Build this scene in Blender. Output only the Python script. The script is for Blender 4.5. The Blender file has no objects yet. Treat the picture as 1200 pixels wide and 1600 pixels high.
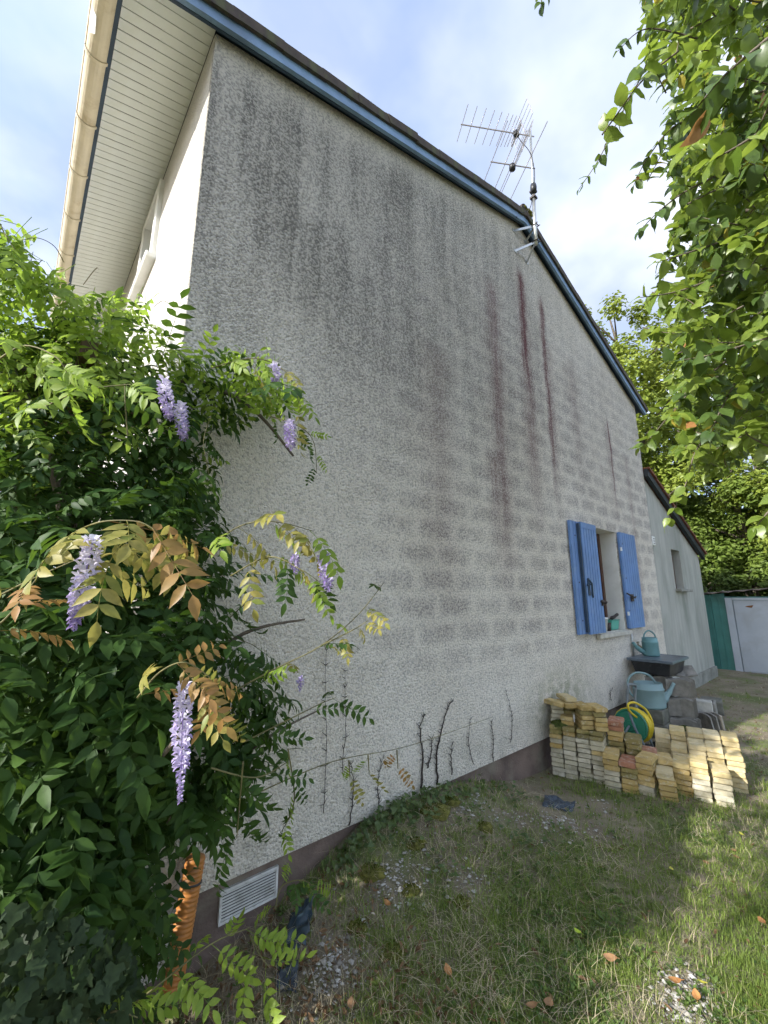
import bpy, bmesh, math, random
import numpy as np
from mathutils import Vector, Matrix, Euler

# ------------------------------------------------------------------ camera, sky, sun, exposure
scene = bpy.context.scene
COL = scene.collection
EYE = 1.6                      # camera height, gable wall stands in the plane y = WALL_Y
WALL_Y = 2.2
FPX = 645.0                    # focal length in pixels of the 1200 x 1600 photograph
PITCH = math.radians(11.45)
AZ = math.radians(48.75)

cam_data = bpy.data.cameras.new('camera')
cam = bpy.data.objects.new('camera', cam_data)
COL.objects.link(cam)
cam.location = (0, 0, EYE)
cam.rotation_euler = (math.pi/2 + PITCH, 0, AZ - math.pi/2)
cam_data.sensor_fit = 'VERTICAL'
cam_data.sensor_height = 36.0
cam_data.lens = FPX/1600*36.0
cam_data.clip_start = 0.02
cam_data.clip_end = 2000
scene.camera = cam

SUN_EL = math.radians(26)
SUN_SIDE = math.radians(8.0)   # behind the plane of the gable wall
to_sun = Vector((-math.cos(SUN_EL)*math.cos(SUN_SIDE), math.cos(SUN_EL)*math.sin(SUN_SIDE), math.sin(SUN_EL)))
sun_data = bpy.data.lights.new('sun', 'SUN')
sun_data.energy = 2.3
sun_data.angle = math.radians(0.6)
sun_data.color = (1.0, 0.965, 0.91)
sun = bpy.data.objects.new('sun', sun_data)
COL.objects.link(sun)
sun.rotation_euler = to_sun.to_track_quat('Z', 'Y').to_euler()
sun.location = (-20, 2, 12)

world = bpy.data.worlds.new('World')
scene.world = world
world.use_nodes = True
wn = world.node_tree.nodes
wl = world.node_tree.links
wn.clear()
w_out = wn.new('ShaderNodeOutputWorld')
w_bg = wn.new('ShaderNodeBackground')
w_sky = wn.new('ShaderNodeTexSky')
w_sky.sky_type = 'NISHITA'
w_sky.sun_disc = False
w_sky.sun_elevation = SUN_EL
w_sky.sun_rotation = math.atan2(to_sun.x, to_sun.y)
w_sky.air_density = 1.0
w_sky.dust_density = 1.2
w_sky.ozone_density = 2.6
w_bg.inputs['Strength'].default_value = 0.15
# clouds: a layer at constant height, seen along the view direction
w_tc = wn.new('ShaderNodeTexCoord')
w_sep = wn.new('ShaderNodeSeparateXYZ')
wl.new(w_tc.outputs['Generated'], w_sep.inputs[0])
w_add = wn.new('ShaderNodeMath'); w_add.operation = 'ADD'; w_add.inputs[1].default_value = 0.22
w_max = wn.new('ShaderNodeMath'); w_max.operation = 'MAXIMUM'; w_max.inputs[1].default_value = 0.0
wl.new(w_sep.outputs['Z'], w_max.inputs[0]); wl.new(w_max.outputs[0], w_add.inputs[0])
w_dx = wn.new('ShaderNodeMath'); w_dx.operation = 'DIVIDE'
w_dy = wn.new('ShaderNodeMath'); w_dy.operation = 'DIVIDE'
wl.new(w_sep.outputs['X'], w_dx.inputs[0]); wl.new(w_add.outputs[0], w_dx.inputs[1])
wl.new(w_sep.outputs['Y'], w_dy.inputs[0]); wl.new(w_add.outputs[0], w_dy.inputs[1])
w_cmb = wn.new('ShaderNodeCombineXYZ')
wl.new(w_dx.outputs[0], w_cmb.inputs[0]); wl.new(w_dy.outputs[0], w_cmb.inputs[1])
w_cmb.inputs[2].default_value = 9.5
w_n1 = wn.new('ShaderNodeTexNoise')
w_n1.inputs['Scale'].default_value = 1.35; w_n1.inputs['Detail'].default_value = 6.0
w_n1.inputs['Roughness'].default_value = 0.52; w_n1.inputs['Distortion'].default_value = 0.35
wl.new(w_cmb.outputs[0], w_n1.inputs['Vector'])
w_r1 = wn.new('ShaderNodeValToRGB')
w_r1.color_ramp.elements[0].position = 0.34; w_r1.color_ramp.elements[0].color = (0.38, 0.38, 0.38, 1)
w_r1.color_ramp.elements[1].position = 0.60; w_r1.color_ramp.elements[1].color = (0.95, 0.95, 0.95, 1)
wl.new(w_n1.outputs['Fac'], w_r1.inputs[0])
w_n2 = wn.new('ShaderNodeTexNoise')
w_n2.inputs['Scale'].default_value = 2.1; w_n2.inputs['Detail'].default_value = 5.0
w_map = wn.new('ShaderNodeVectorMath'); w_map.operation = 'ADD'; w_map.inputs[1].default_value = (4.3, 1.7, 2.0)
wl.new(w_cmb.outputs[0], w_map.inputs[0]); wl.new(w_map.outputs[0], w_n2.inputs['Vector'])
w_r2 = wn.new('ShaderNodeValToRGB')        # grey-blue bellies to white tops
w_r2.color_ramp.elements[0].position = 0.38; w_r2.color_ramp.elements[0].color = (1.2, 1.42, 2.0, 1)
w_r2.color_ramp.elements[1].position = 0.74; w_r2.color_ramp.elements[1].color = (2.95, 2.98, 3.1, 1)
wl.new(w_n2.outputs['Fac'], w_r2.inputs[0])
w_mix = wn.new('ShaderNodeMix'); w_mix.data_type = 'RGBA'
wl.new(w_r1.outputs['Color'], w_mix.inputs['Factor'])
wl.new(w_sky.outputs['Color'], w_mix.inputs['A'])
wl.new(w_r2.outputs['Color'], w_mix.inputs['B'])
wl.new(w_mix.outputs['Result'], w_bg.inputs['Color'])
wl.new(w_bg.outputs[0], w_out.inputs[0])

scene.view_settings.view_transform = 'Standard'
scene.view_settings.look = 'None'
scene.view_settings.exposure = 1.83
scene.view_settings.gamma = 1.0
scene.view_settings.use_curve_mapping = False
scene.render.engine = 'CYCLES'
scene.cycles.use_adaptive_sampling = True
scene.cycles.adaptive_threshold = 0.03
scene.cycles.max_bounces = 6
scene.cycles.diffuse_bounces = 3
scene.cycles.glossy_bounces = 2
scene.cycles.transmission_bounces = 4
scene.cycles.transparent_max_bounces = 8
scene.cycles.use_denoising = True

# ------------------------------------------------------------------ helpers
rng = np.random.default_rng(7)
random.seed(7)
CP, SP = math.cos(PITCH), math.sin(PITCH)
CA, SA = math.cos(AZ), math.sin(AZ)

def pixel_ray(px, py):
    r = px-600.0; u = 800.0-py
    f = FPX*CP - u*SP; up = u*CP + FPX*SP
    return np.array([CA*f + SA*r, SA*f - CA*r, up])/FPX      # per metre of depth
def at(px, py, depth):
    return np.array([0, 0, EYE]) + pixel_ray(px, py)*depth
def on_wall(px, py, y=WALL_Y):
    d = pixel_ray(px, py); return np.array([0, 0, EYE]) + d*(y/d[1])
def on_ground(px, py, z=0.0):
    d = pixel_ray(px, py); return np.array([0, 0, EYE]) + d*((z-EYE)/d[2])
def project(p):
    v = np.asarray(p, float) - np.array([0, 0, EYE])
    f = v[..., 0]*CA + v[..., 1]*SA; r = v[..., 0]*SA - v[..., 1]*CA
    dd = f*CP + v[..., 2]*SP; uu = -f*SP + v[..., 2]*CP
    dd = np.where(dd < 1e-3, 1e-3, dd)
    return 600+FPX*r/dd, 800-FPX*uu/dd, dd

def tag(o, label=None, category=None, group=None, kind=None):
    if label: o['label'] = label
    if category: o['category'] = category
    if group: o['group'] = group
    if kind: o['kind'] = kind
    return o
def empty(name, loc=(0, 0, 0), rot=(0, 0, 0), parent=None):
    o = bpy.data.objects.new(name, None); COL.objects.link(o)
    o.empty_display_size = 0.1
    o.location = loc; o.rotation_euler = rot
    if parent: o.parent = parent
    return o
def link(name, me, parent=None, loc=None, matrix=None):
    o = bpy.data.objects.new(name, me); COL.objects.link(o)
    if parent: o.parent = parent
    if loc is not None: o.location = loc
    if matrix is not None: o.matrix_local = matrix
    return o

def rot_frame(d, n):
    """rows of a 3x3 whose columns are x = d, z ~ n"""
    x = np.asarray(d, float); x = x/(np.linalg.norm(x)+1e-9)
    z = np.asarray(n, float); z = z - x*np.dot(x, z)
    l = np.linalg.norm(z)
    if l < 1e-5:
        z = np.array([0, 0, 1.0]) if abs(x[2]) < .9 else np.array([1.0, 0, 0])
        z = z - x*np.dot(x, z); l = np.linalg.norm(z)
    z = z/l
    y = np.cross(z, x)
    return np.stack([x, y, z], axis=1)

class MB:
    """collects shapes and links them as one mesh object"""
    def __init__(s): s.v = []; s.f = []; s.m = []; s.n = 0
    def add(s, V, F, mi=0):
        s.v.extend([tuple(map(float, p)) for p in V])
        for f in F: s.f.append(tuple(i+s.n for i in f)); s.m.append(mi)
        s.n += len(V); return s
    def box(s, x0, x1, y0, y1, z0, z1, mi=0):
        V = [(x0,y0,z0),(x1,y0,z0),(x1,y1,z0),(x0,y1,z0),(x0,y0,z1),(x1,y0,z1),(x1,y1,z1),(x0,y1,z1)]
        return s.add(V, [(0,3,2,1),(4,5,6,7),(0,1,5,4),(1,2,6,5),(2,3,7,6),(3,0,4,7)], mi)
    def prism(s, pts, off, mi=0):
        """polygon pts (3-D, counter-clockwise seen against off) extruded along off"""
        n = len(pts); P = [np.asarray(p, float) for p in pts]; o = np.asarray(off, float)
        V = P + [p+o for p in P]
        F = [tuple(range(n-1, -1, -1)), tuple(range(n, 2*n))] + [(i, (i+1) % n, n+(i+1) % n, n+i) for i in range(n)]
        return s.add(V, F, mi)
    def tube(s, pts, rad, n=8, caps=True, mi=0):
        P = [np.asarray(p, float) for p in pts]
        if not hasattr(rad, '__len__'): rad = [rad]*len(P)
        V = []; prev = None
        for i, p in enumerate(P):
            d = P[min(i+1, len(P)-1)] - P[max(i-1, 0)]
            ref = np.array([0, 0, 1.0]) if prev is None else prev
            fr = rot_frame(d, ref)
            if prev is None and abs(d[2])/(np.linalg.norm(d)+1e-9) > .95: fr = rot_frame(d, (1, 0, 0))
            prev = fr[:, 2]
            for k in range(n):
                a = 2*math.pi*k/n
                V.append(p + rad[i]*(math.cos(a)*fr[:, 1] + math.sin(a)*fr[:, 2]))
        F = []
        for i in range(len(P)-1):
            for k in range(n):
                a, b = i*n+k, i*n+(k+1) % n
                F.append((a, b, b+n, a+n))
        if caps:
            F.append(tuple(range(n-1, -1, -1))); F.append(tuple((len(P)-1)*n+k for k in range(n)))
        return s.add(V, F, mi)
    def lathe(s, prof, n=20, origin=(0, 0, 0), R=None, mi=0, sx=1, sy=1):
        V = []
        for r, z in prof:
            for k in range(n):
                a = 2*math.pi*k/n
                V.append((r*math.cos(a)*sx, r*math.sin(a)*sy, z))
        V = np.array(V)
        if R is not None: V = V @ np.asarray(R).T
        V = V + np.asarray(origin)
        F = []
        for i in range(len(prof)-1):
            for k in range(n):
                a, b = i*n+k, i*n+(k+1) % n
                F.append((a, b, b+n, a+n))
        return s.add(V, F, mi)
    def mesh(s, name, mats, smooth=False):
        me = bpy.data.meshes.new(name)
        me.from_pydata(s.v, [], s.f)
        if not isinstance(mats, (list, tuple)): mats = [mats]
        for m in mats: me.materials.append(m)
        me.polygons.foreach_set('material_index', s.m)
        me.polygons.foreach_set('use_smooth', [smooth]*len(s.f))
        me.update()
        return me
    def build(s, name, mats, parent=None, smooth=False, bevel=0, loc=None, rot=None, seg=1):
        me = s.mesh(name, mats, smooth)
        if bevel:
            bm = bmesh.new(); bm.from_mesh(me)
            bmesh.ops.remove_doubles(bm, verts=bm.verts, dist=1e-5)
            es = [e for e in bm.edges if len(e.link_faces) == 2 and e.calc_face_angle(0) > .5]
            bmesh.ops.bevel(bm, geom=es, offset=bevel, segments=seg, affect='EDGES', profile=.6, clamp_overlap=True)
            bm.to_mesh(me); bm.free()
        o = link(name, me, parent, loc)
        if rot is not None: o.rotation_euler = rot
        return o

def smooth_path(pts, sub=6):
    """Catmull-Rom through pts"""
    P = [np.asarray(p, float) for p in pts]; out = []
    for i in range(len(P)-1):
        p0, p1, p2, p3 = P[max(i-1, 0)], P[i], P[i+1], P[min(i+2, len(P)-1)]
        for k in range(sub):
            t = k/sub
            out.append(.5*((2*p1)+(-p0+p2)*t+(2*p0-5*p1+4*p2-p3)*t*t+(-p0+3*p1-3*p2+p3)*t**3))
    out.append(P[-1]); return out

# ------------------------------------------------------------------ material helpers
class NT:
    def __init__(s, name):
        s.mat = bpy.data.materials.new(name); s.mat.use_nodes = True
        s.t = s.mat.node_tree; s.t.nodes.clear()
        s.out = s.t.nodes.new('ShaderNodeOutputMaterial')
    def node(s, typ, **kw):
        n = s.t.nodes.new(typ)
        for k, v in kw.items(): setattr(n, k, v)
        return n
    def put(s, sock, v):
        if v is None: return
        if isinstance(v, bpy.types.NodeSocket): s.t.links.new(v, sock)
        elif isinstance(v, (tuple, list)) and len(v) == 3 and sock.type == 'RGBA': sock.default_value = (*v, 1)
        else: sock.default_value = v
    def math(s, op, a, b=None, c=None, clamp=False):
        n = s.node('ShaderNodeMath', operation=op); n.use_clamp = clamp
        s.put(n.inputs[0], a); s.put(n.inputs[1], b); s.put(n.inputs[2], c)
        return n.outputs[0]
    def vmath(s, op, a, b):
        n = s.node('ShaderNodeVectorMath', operation=op)
        s.put(n.inputs[0], a); s.put(n.inputs[1], b); return n.outputs[0]
    def coords(s, which='Object'): return s.node('ShaderNodeTexCoord').outputs[which]
    def xyz(s, v):
        n = s.node('ShaderNodeSeparateXYZ'); s.put(n.inputs[0], v); return n.outputs
    def combine(s, x, y, z):
        n = s.node('ShaderNodeCombineXYZ')
        for i, q in enumerate((x, y, z)): s.put(n.inputs[i], q)
        return n.outputs[0]
    def noise(s, vec=None, scale=5, detail=3, rough=.5, dist=0, out='Fac'):
        n = s.node('ShaderNodeTexNoise')
        s.put(n.inputs['Vector'], vec); s.put(n.inputs['Scale'], scale); s.put(n.inputs['Detail'], detail)
        s.put(n.inputs['Roughness'], rough); s.put(n.inputs['Distortion'], dist)
        return n.outputs[out]
    def voronoi(s, vec=None, scale=5, feature='F1', out='Distance'):
        n = s.node('ShaderNodeTexVoronoi', feature=feature)
        s.put(n.inputs['Vector'], vec); s.put(n.inputs['Scale'], scale)
        return n.outputs[out]
    def smooth(s, v, a, b):
        n = s.node('ShaderNodeMapRange', interpolation_type='SMOOTHSTEP')
        s.put(n.inputs[0], v); s.put(n.inputs[1], a); s.put(n.inputs[2], b)
        n.inputs[3].default_value = 0; n.inputs[4].default_value = 1
        return n.outputs[0]
    def mix(s, f, a, b, blend='MIX'):
        n = s.node('ShaderNodeMix', data_type='RGBA', blend_type=blend)
        s.put(n.inputs['Factor'], f); s.put(n.inputs['A'], a); s.put(n.inputs['B'], b)
        return n.outputs['Result']
    def ramp(s, v, stops):
        n = s.node('ShaderNodeValToRGB'); cr = n.color_ramp
        while len(cr.elements) > 1: cr.elements.remove(cr.elements[-1])
        for i, (p, c) in enumerate(stops):
            e = cr.elements[0] if i == 0 else cr.elements.new(p)
            e.position = p; e.color = (*c, 1) if len(c) == 3 else c
        s.put(n.inputs[0], v); return n.outputs[0]
    def bump(s, h, strength=.5, dist=.01, normal=None):
        n = s.node('ShaderNodeBump'); s.put(n.inputs['Height'], h)
        n.inputs['Strength'].default_value = strength; n.inputs['Distance'].default_value = dist
        s.put(n.inputs['Normal'], normal); return n.outputs[0]
    def attr(s, name, out='Fac'):
        n = s.node('ShaderNodeAttribute'); n.attribute_name = name; return n.outputs[out]
    def obj_random(s): return s.node('ShaderNodeObjectInfo').outputs['Random']
    def principled(s, color, rough=.8, metallic=0, normal=None, spec=.5, **kw):
        b = s.node('ShaderNodeBsdfPrincipled')
        s.put(b.inputs['Base Color'], color); s.put(b.inputs['Roughness'], rough)
        s.put(b.inputs['Metallic'], metallic); s.put(b.inputs['Normal'], normal)
        s.put(b.inputs['Specular IOR Level'], spec)
        for k, v in kw.items(): s.put(b.inputs[k], v)
        return b.outputs[0]
    def finish(s, shader):
        s.t.links.new(shader, s.out.inputs['Surface']); return s.mat

def plain(name, color, rough=.7, var=.15, scale=8, bump=0, bscale=60, metallic=0, spec=.4, dirt=None, dirt_amt=.4, dscale=3):
    """a painted or raw surface with mottling, dirt and fine relief"""
    t = NT(name); c = t.coords()
    n = t.noise(c, scale, 4, .6)
    lo = tuple(x*(1-var) for x in color); hi = tuple(min(1, x*(1+var)) for x in color)
    col = t.mix(t.smooth(n, .3, .7), lo, hi)
    if dirt:
        d = t.math('MULTIPLY', t.smooth(t.noise(c, dscale, 6, .65, .4), .48, .72), dirt_amt)
        col = t.mix(d, col, dirt)
    nrm = t.bump(t.noise(c, bscale, 3, .6), .5, bump) if bump else None
    rr = t.math('ADD', t.math('MULTIPLY', n, .2), rough-.1)
    return t.finish(t.principled(col, rr, metallic, nrm, spec))

def leaf_material(name, dark, light, rough=.45, trans=.35, trans_col=None, spec=.4, accent=None, accent_from=.9):
    """leaf blade: colour differs from leaf to leaf (attribute 'tint'), light passes through it"""
    t = NT(name)
    f = t.math('FRACT', t.math('ADD', t.attr('tint'), t.math('MULTIPLY', t.obj_random(), .37)))
    col = t.mix(f, dark, light)
    if accent: col = t.mix(t.smooth(f, accent_from, min(1, accent_from+.06)), col, accent)
    n = t.noise(t.coords(), 55, 4, .6)
    col = t.mix(t.math('MULTIPLY', t.smooth(n, .4, .75), .55), col, tuple(x*.55 for x in dark))
    n2 = t.noise(t.coords(), 9, 2)
    col = t.mix(t.math('MULTIPLY', t.smooth(n2, .5, .75), .35), col, tuple(min(1, x*1.35) for x in light))
    b = t.principled(col, rough, 0, None, spec)
    tr = t.node('ShaderNodeBsdfTranslucent')
    tc = t.mix(.55, col, trans_col or tuple(min(1, x*1.6) for x in light))
    t.put(tr.inputs['Color'], tc)
    m = t.node('ShaderNodeMixShader'); m.inputs[0].default_value = trans
    t.t.links.new(b, m.inputs[1]); t.t.links.new(tr.outputs[0], m.inputs[2])
    return t.finish(m.outputs[0])
# ------------------------------------------------------------------ wall materials
def roughcast_material(name, dirty=True):
    t = NT(name); c = t.coords(); x, y, z = t.xyz(c)
    grain = t.noise(c, 56, 5, .72)
    cells = t.voronoi(c, 85)
    cell_value = t.xyz(t.voronoi(c, 85, 'F1', 'Color'))[0]
    grain = t.math('ADD', t.math('MULTIPLY', grain, .62), t.math('MULTIPLY', t.math('ADD', t.math('MULTIPLY', cell_value, .5), .25), .38))
    relief = t.math('ADD', grain, t.math('MULTIPLY', cells, -.45))
    big = t.noise(c, 1.1, 4, .6)
    base = t.mix(t.smooth(big, .3, .7), (.86, .80, .695), (.93, .875, .775))
    if dirty:
        flat = t.combine(x, z, 0.0)
        streak = t.noise(t.combine(t.math('MULTIPLY', x, 6.5), t.math('MULTIPLY', z, .55), 0.0), 1.0, 5, .62)
        fine_streak = t.noise(t.combine(t.math('MULTIPLY', x, 22.0), t.math('MULTIPLY', z, 1.4), 0.0), 1.0, 4, .6)
        cloud = t.noise(flat, .85, 5, .6, .6)
        # weathering grows with height, strongest high on the left half
        hi = t.smooth(z, 1.8, 4.3)
        left = t.smooth(x, 5.6, 1.6)
        amount = t.math('MULTIPLY', hi, t.math('ADD', .50, t.math('MULTIPLY', left, .75)))
        dirt = t.math('MULTIPLY', amount, t.math('ADD', .46, t.math('MULTIPLY', t.smooth(streak, .26, .74), .48)))
        dirt = t.math('MULTIPLY', dirt, t.math('ADD', .72, t.math('MULTIPLY', t.smooth(cloud, .28, .65), .32)))
        # cleaner strip below the verge
        rake = t.math('MINIMUM', t.math('ADD', 4.93, t.math('MULTIPLY', x, .298)), t.math('SUBTRACT', 7.70, t.math('MULTIPLY', x, .36)))
        below = t.math('SUBTRACT', rake, z)
        dirt = t.math('MULTIPLY', dirt, t.math('ADD', .3, t.math('MULTIPLY', t.smooth(t.math('ADD', below, t.math('MULTIPLY', fine_streak, .35)), .12, .55), .7)))
        speck = t.smooth(grain, .57, .43)
        dirt2 = t.math('MULTIPLY', dirt, t.math('ADD', .58, t.math('MULTIPLY', speck, .52)), clamp=True)
        col = t.mix(dirt2, base, (.18, .172, .15))
        # ghost of the block courses behind the render
        wob = t.xyz(t.vmath('ADD', flat, t.vmath('MULTIPLY', t.noise(flat, 4, 3, .55, 0, 'Color'), (.09, .05, 0))))
        row = t.math('DIVIDE', wob[1], .205)
        col_ = t.math('ADD', t.math('DIVIDE', wob[0], .46), t.math('MULTIPLY', t.math('MODULO', t.math('FLOOR', row), 2.0), .5))
        ex_ = t.math('MULTIPLY', t.math('ABSOLUTE', t.math('SUBTRACT', t.math('FRACT', col_), .5)), 2.0)
        ez_ = t.math('MULTIPLY', t.math('ABSOLUTE', t.math('SUBTRACT', t.math('FRACT', row), .5)), 2.0)
        block = t.math('MULTIPLY', t.smooth(ez_, 1.0, .25), t.math('ADD', .12, t.math('MULTIPLY', t.smooth(ex_, .98, .55), .88)))
        zone = t.math('MULTIPLY', t.smooth(x, 1.1, 2.6), t.smooth(z, .7, 1.4))
        zone = t.math('MULTIPLY', zone, t.smooth(z, 5.9, 3.8))
        zone = t.math('MULTIPLY', zone, t.math('ADD', .55, t.math('MULTIPLY', t.smooth(t.noise(flat, .9, 3, .55), .35, .62), .45)))
        gm = t.math('MULTIPLY', zone, t.math('ADD', .05, t.math('MULTIPLY', block, .45)), clamp=True)
        gm = t.math('MULTIPLY', gm, t.math('ADD', .5, t.math('MULTIPLY', speck, .8)), clamp=True)
        col = t.mix(gm, col, (.20, .165, .168))
        # red algae runs below the aerial bracket and above the window
        wx = t.math('ADD', x, t.math('MULTIPLY', t.math('SUBTRACT', t.noise(t.combine(0.0, t.math('MULTIPLY', z, 2.2), 0.0), 1, 3), .5), .10))
        wx = t.math('ADD', wx, t.math('MULTIPLY', t.math('SUBTRACT', t.noise(t.combine(t.math('MULTIPLY', x, 30.0), t.math('MULTIPLY', z, 4.0), 0.0), 1, 4, .65), .5), .14))
        runs = None
        for x0, w, z0, z1, k in ((4.15, .085, 5.62, 3.3, 1.0), (4.15, .13, 5.3, 2.0, .45), (4.63, .065, 5.5, 2.4, .8), (4.70, .10, 4.9, 2.4, .3),
                                 (3.50, .13, 5.1, 1.4, .5), (3.38, .11, 3.1, 1.6, .5), (6.48, .035, 4.35, 2.52, .85), (6.42, .10, 4.3, 2.5, .28),
                                 (6.05, .03, 3.6, 2.7, .4), (2.55, .2, 3.9, 1.2, .22), (5.35, .16, 4.9, 2.6, .22), (7.1, .07, 3.9, .6, .3)):
            d = t.math('DIVIDE', t.math('SUBTRACT', wx, x0), w)
            g = t.math('POWER', 2.718, t.math('MULTIPLY', t.math('MULTIPLY', d, d), -1.0))
            g = t.math('MULTIPLY', g, t.smooth(z, z0, z0-.25))
            g = t.math('MULTIPLY', g, t.smooth(z, z1-.2, z1+1.4))
            g = t.math('MULTIPLY', g, k)
            runs = g if runs is None else t.math('MAXIMUM', runs, g)
        runs = t.math('MULTIPLY', runs, t.math('ADD', .75, t.math('MULTIPLY', t.smooth(fine_streak, .3, .65), .55)))
        runs = t.math('MULTIPLY', runs, t.math('ADD', .7, t.math('MULTIPLY', speck, .5)), clamp=True)
        runs = t.math('MULTIPLY', runs, 1.02, clamp=True)
        col = t.mix(runs, col, (.15, .048, .056))
        # green film near the brick pile, splash dirt low down
        dx = t.math('DIVIDE', t.math('SUBTRACT', x, 4.35), .55); dz = t.math('DIVIDE', t.math('SUBTRACT', z, .55), .26)
        gr = t.math('POWER', 2.718, t.math('MULTIPLY', t.math('ADD', t.math('MULTIPLY', dx, dx), t.math('MULTIPLY', dz, dz)), -1.0))
        gr = t.math('MULTIPLY', gr, t.smooth(t.noise(flat, 9, 4, .6), .35, .6))
        col = t.mix(t.math('MULTIPLY', gr, .75), col, (.23, .26, .10))
        low = t.math('MULTIPLY', t.smooth(z, .75, .27), t.smooth(t.noise(flat, 3.2, 5, .65), .38, .7))
        col = t.mix(t.math('MULTIPLY', low, .45), col, (.33, .32, .24))
        # yellowish lichen tone on the sheltered lower left
        lw = t.math('MULTIPLY', t.smooth(x, 2.4, .6), t.smooth(z, 2.6, 1.0))
        col = t.mix(t.math('MULTIPLY', lw, t.math('MULTIPLY', t.smooth(t.noise(flat, 2.0, 5, .65), .3, .75), .5)), col, (.46, .44, .33))
        sp2 = t.smooth(grain, .50, .38)
        col = t.mix(t.math('MULTIPLY', sp2, .45), col, (.26, .245, .22))
    else:
        speck = t.smooth(grain, .60, .40)
        col = t.mix(t.math('MULTIPLY', speck, .35), base, (.45, .44, .42))
        col = t.mix(.35, col, (.72, .72, .71))
    nrm = t.bump(relief, 1.0, .026)
    return t.finish(t.principled(col, .93, 0, nrm, .15))

M = {}
M['roughcast'] = roughcast_material('weathered_roughcast', True)
M['roughcast_clean'] = roughcast_material('clean_roughcast', False)
def annex_render_material():
    t = NT('annex_render'); c = t.coords(); x, y, z = t.xyz(c)
    st = t.noise(t.combine(t.math('MULTIPLY', x, 4), 0.0, t.math('MULTIPLY', z, .6)), 1, 5, .6)
    col = t.mix(t.smooth(st, .3, .7), (.31, .315, .285), (.46, .46, .42))
    col = t.mix(t.math('MULTIPLY', t.smooth(t.noise(c, 2.2, 5, .6), .45, .75), .5), col, (.26, .29, .25))
    # run below the little window sill
    d = t.math('DIVIDE', t.math('SUBTRACT', x, 9.35), .13)
    g = t.math('MULTIPLY', t.math('POWER', 2.718, t.math('MULTIPLY', t.math('MULTIPLY', d, d), -1)), t.smooth(z, .3, 1.6))
    col = t.mix(t.math('MULTIPLY', g, .5), col, (.17, .19, .16))
    nrm = t.bump(t.noise(c, 90, 3, .6), .6, .004)
    return t.finish(t.principled(col, .9, 0, nrm, .2))
M['annex'] = annex_render_material()
M['plinth'] = plain('plinth_paint', (.165, .122, .10), .9, .3, 4, .010, 60, dirt=(.24, .215, .16), dirt_amt=.85)
M['plinth_grey'] = plain('annex_plinth', (.26, .26, .23), .9, .25, 5, .006, 60, dirt=(.12, .12, .09), dirt_amt=.6)
M['blue_paint'] = plain('blue_barge_paint', (.20, .31, .47), .5, .15, 5, .001, 40, dirt=(.10, .14, .2), dirt_amt=.5)
M['blue_dark'] = plain('dark_blue_trim', (.03, .055, .09), .5, .2, 6)
M['shutter'] = plain('shutter_blue', (.12, .225, .46), .5, .12, 4, .0008, 50, dirt=(.20, .29, .46), dirt_amt=.6, dscale=5)
M['soffit'] = plain('soffit_pvc', (.72, .75, .72), .45, .05, 3, 0, 40, dirt=(.62, .63, .52), dirt_amt=.35, dscale=5)
M['gutter'] = plain('gutter_pvc', (.60, .53, .39), .4, .08, 5, 0, 40, dirt=(.34, .25, .13), dirt_amt=.6, dscale=7)
M['white_paint'] = plain('white_paint', (.79, .79, .76), .6, .05, 4, .001, 60, dirt=(.58, .57, .5), dirt_amt=.4)
M['pvc_white'] = plain('white_pvc', (.80, .81, .80), .35, .04, 4)
M['tile_roof'] = plain('roof_tile_brown', (.06, .046, .038), .85, .4, 9, .004, 50, dirt=(.11, .12, .05), dirt_amt=.7, dscale=6)
M['moss'] = plain('moss', (.07, .095, .018), .95, .45, 22, .012, 120)
M['moss_yellow'] = plain('yellow_moss', (.13, .125, .025), .95, .4, 30, .012, 140)
M['timber_brown'] = plain('brown_window_timber', (.10, .045, .026), .5, .2, 12)
def glass_material():
    t = NT('window_glass')
    return t.finish(t.principled((.02, .024, .026), .06, 0, None, .8))
M['glass'] = glass_material()
M['galv'] = plain('galvanised_steel', (.55, .56, .53), .38, .12, 12, metallic=.85, dirt=(.35, .30, .24), dirt_amt=.3)
M['alu'] = plain('dull_aluminium', (.50, .46, .44), .42, .12, 15, metallic=.8)
M['black_plastic'] = plain('black_plastic', (.022, .023, .025), .45, .2, 10, dirt=(.12, .12, .11), dirt_amt=.4, dscale=9)
M['iron'] = plain('dark_iron', (.045, .035, .03), .6, .3, 20)
M['stone_sill'] = plain('stone_sill', (.50, .48, .42), .85, .15, 10, .002, 80, dirt=(.28, .27, .22), dirt_amt=.5, dscale=8)

# ------------------------------------------------------------------ the house
house = tag(empty('house', (0.5, WALL_Y, 0)), 'house with dirty grey roughcast gable wall, blue shutters and blue verge boards', 'house')
HL = Vector((0.5, WALL_Y, 0))
def part(mb, name, mat, parent=house, **kw):
    """link a mesh written in world coordinates under a thing that stands at its own origin"""
    o = mb.build(name, mat, None, **kw)
    o.parent = parent
    p = parent; m = Matrix()
    chain = []
    while p is not None: chain.append(p); p = p.parent
    for q in reversed(chain): m = m @ q.matrix_parent_inverse @ q.matrix_basis
    o.matrix_parent_inverse = m.inverted()
    return o

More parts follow.
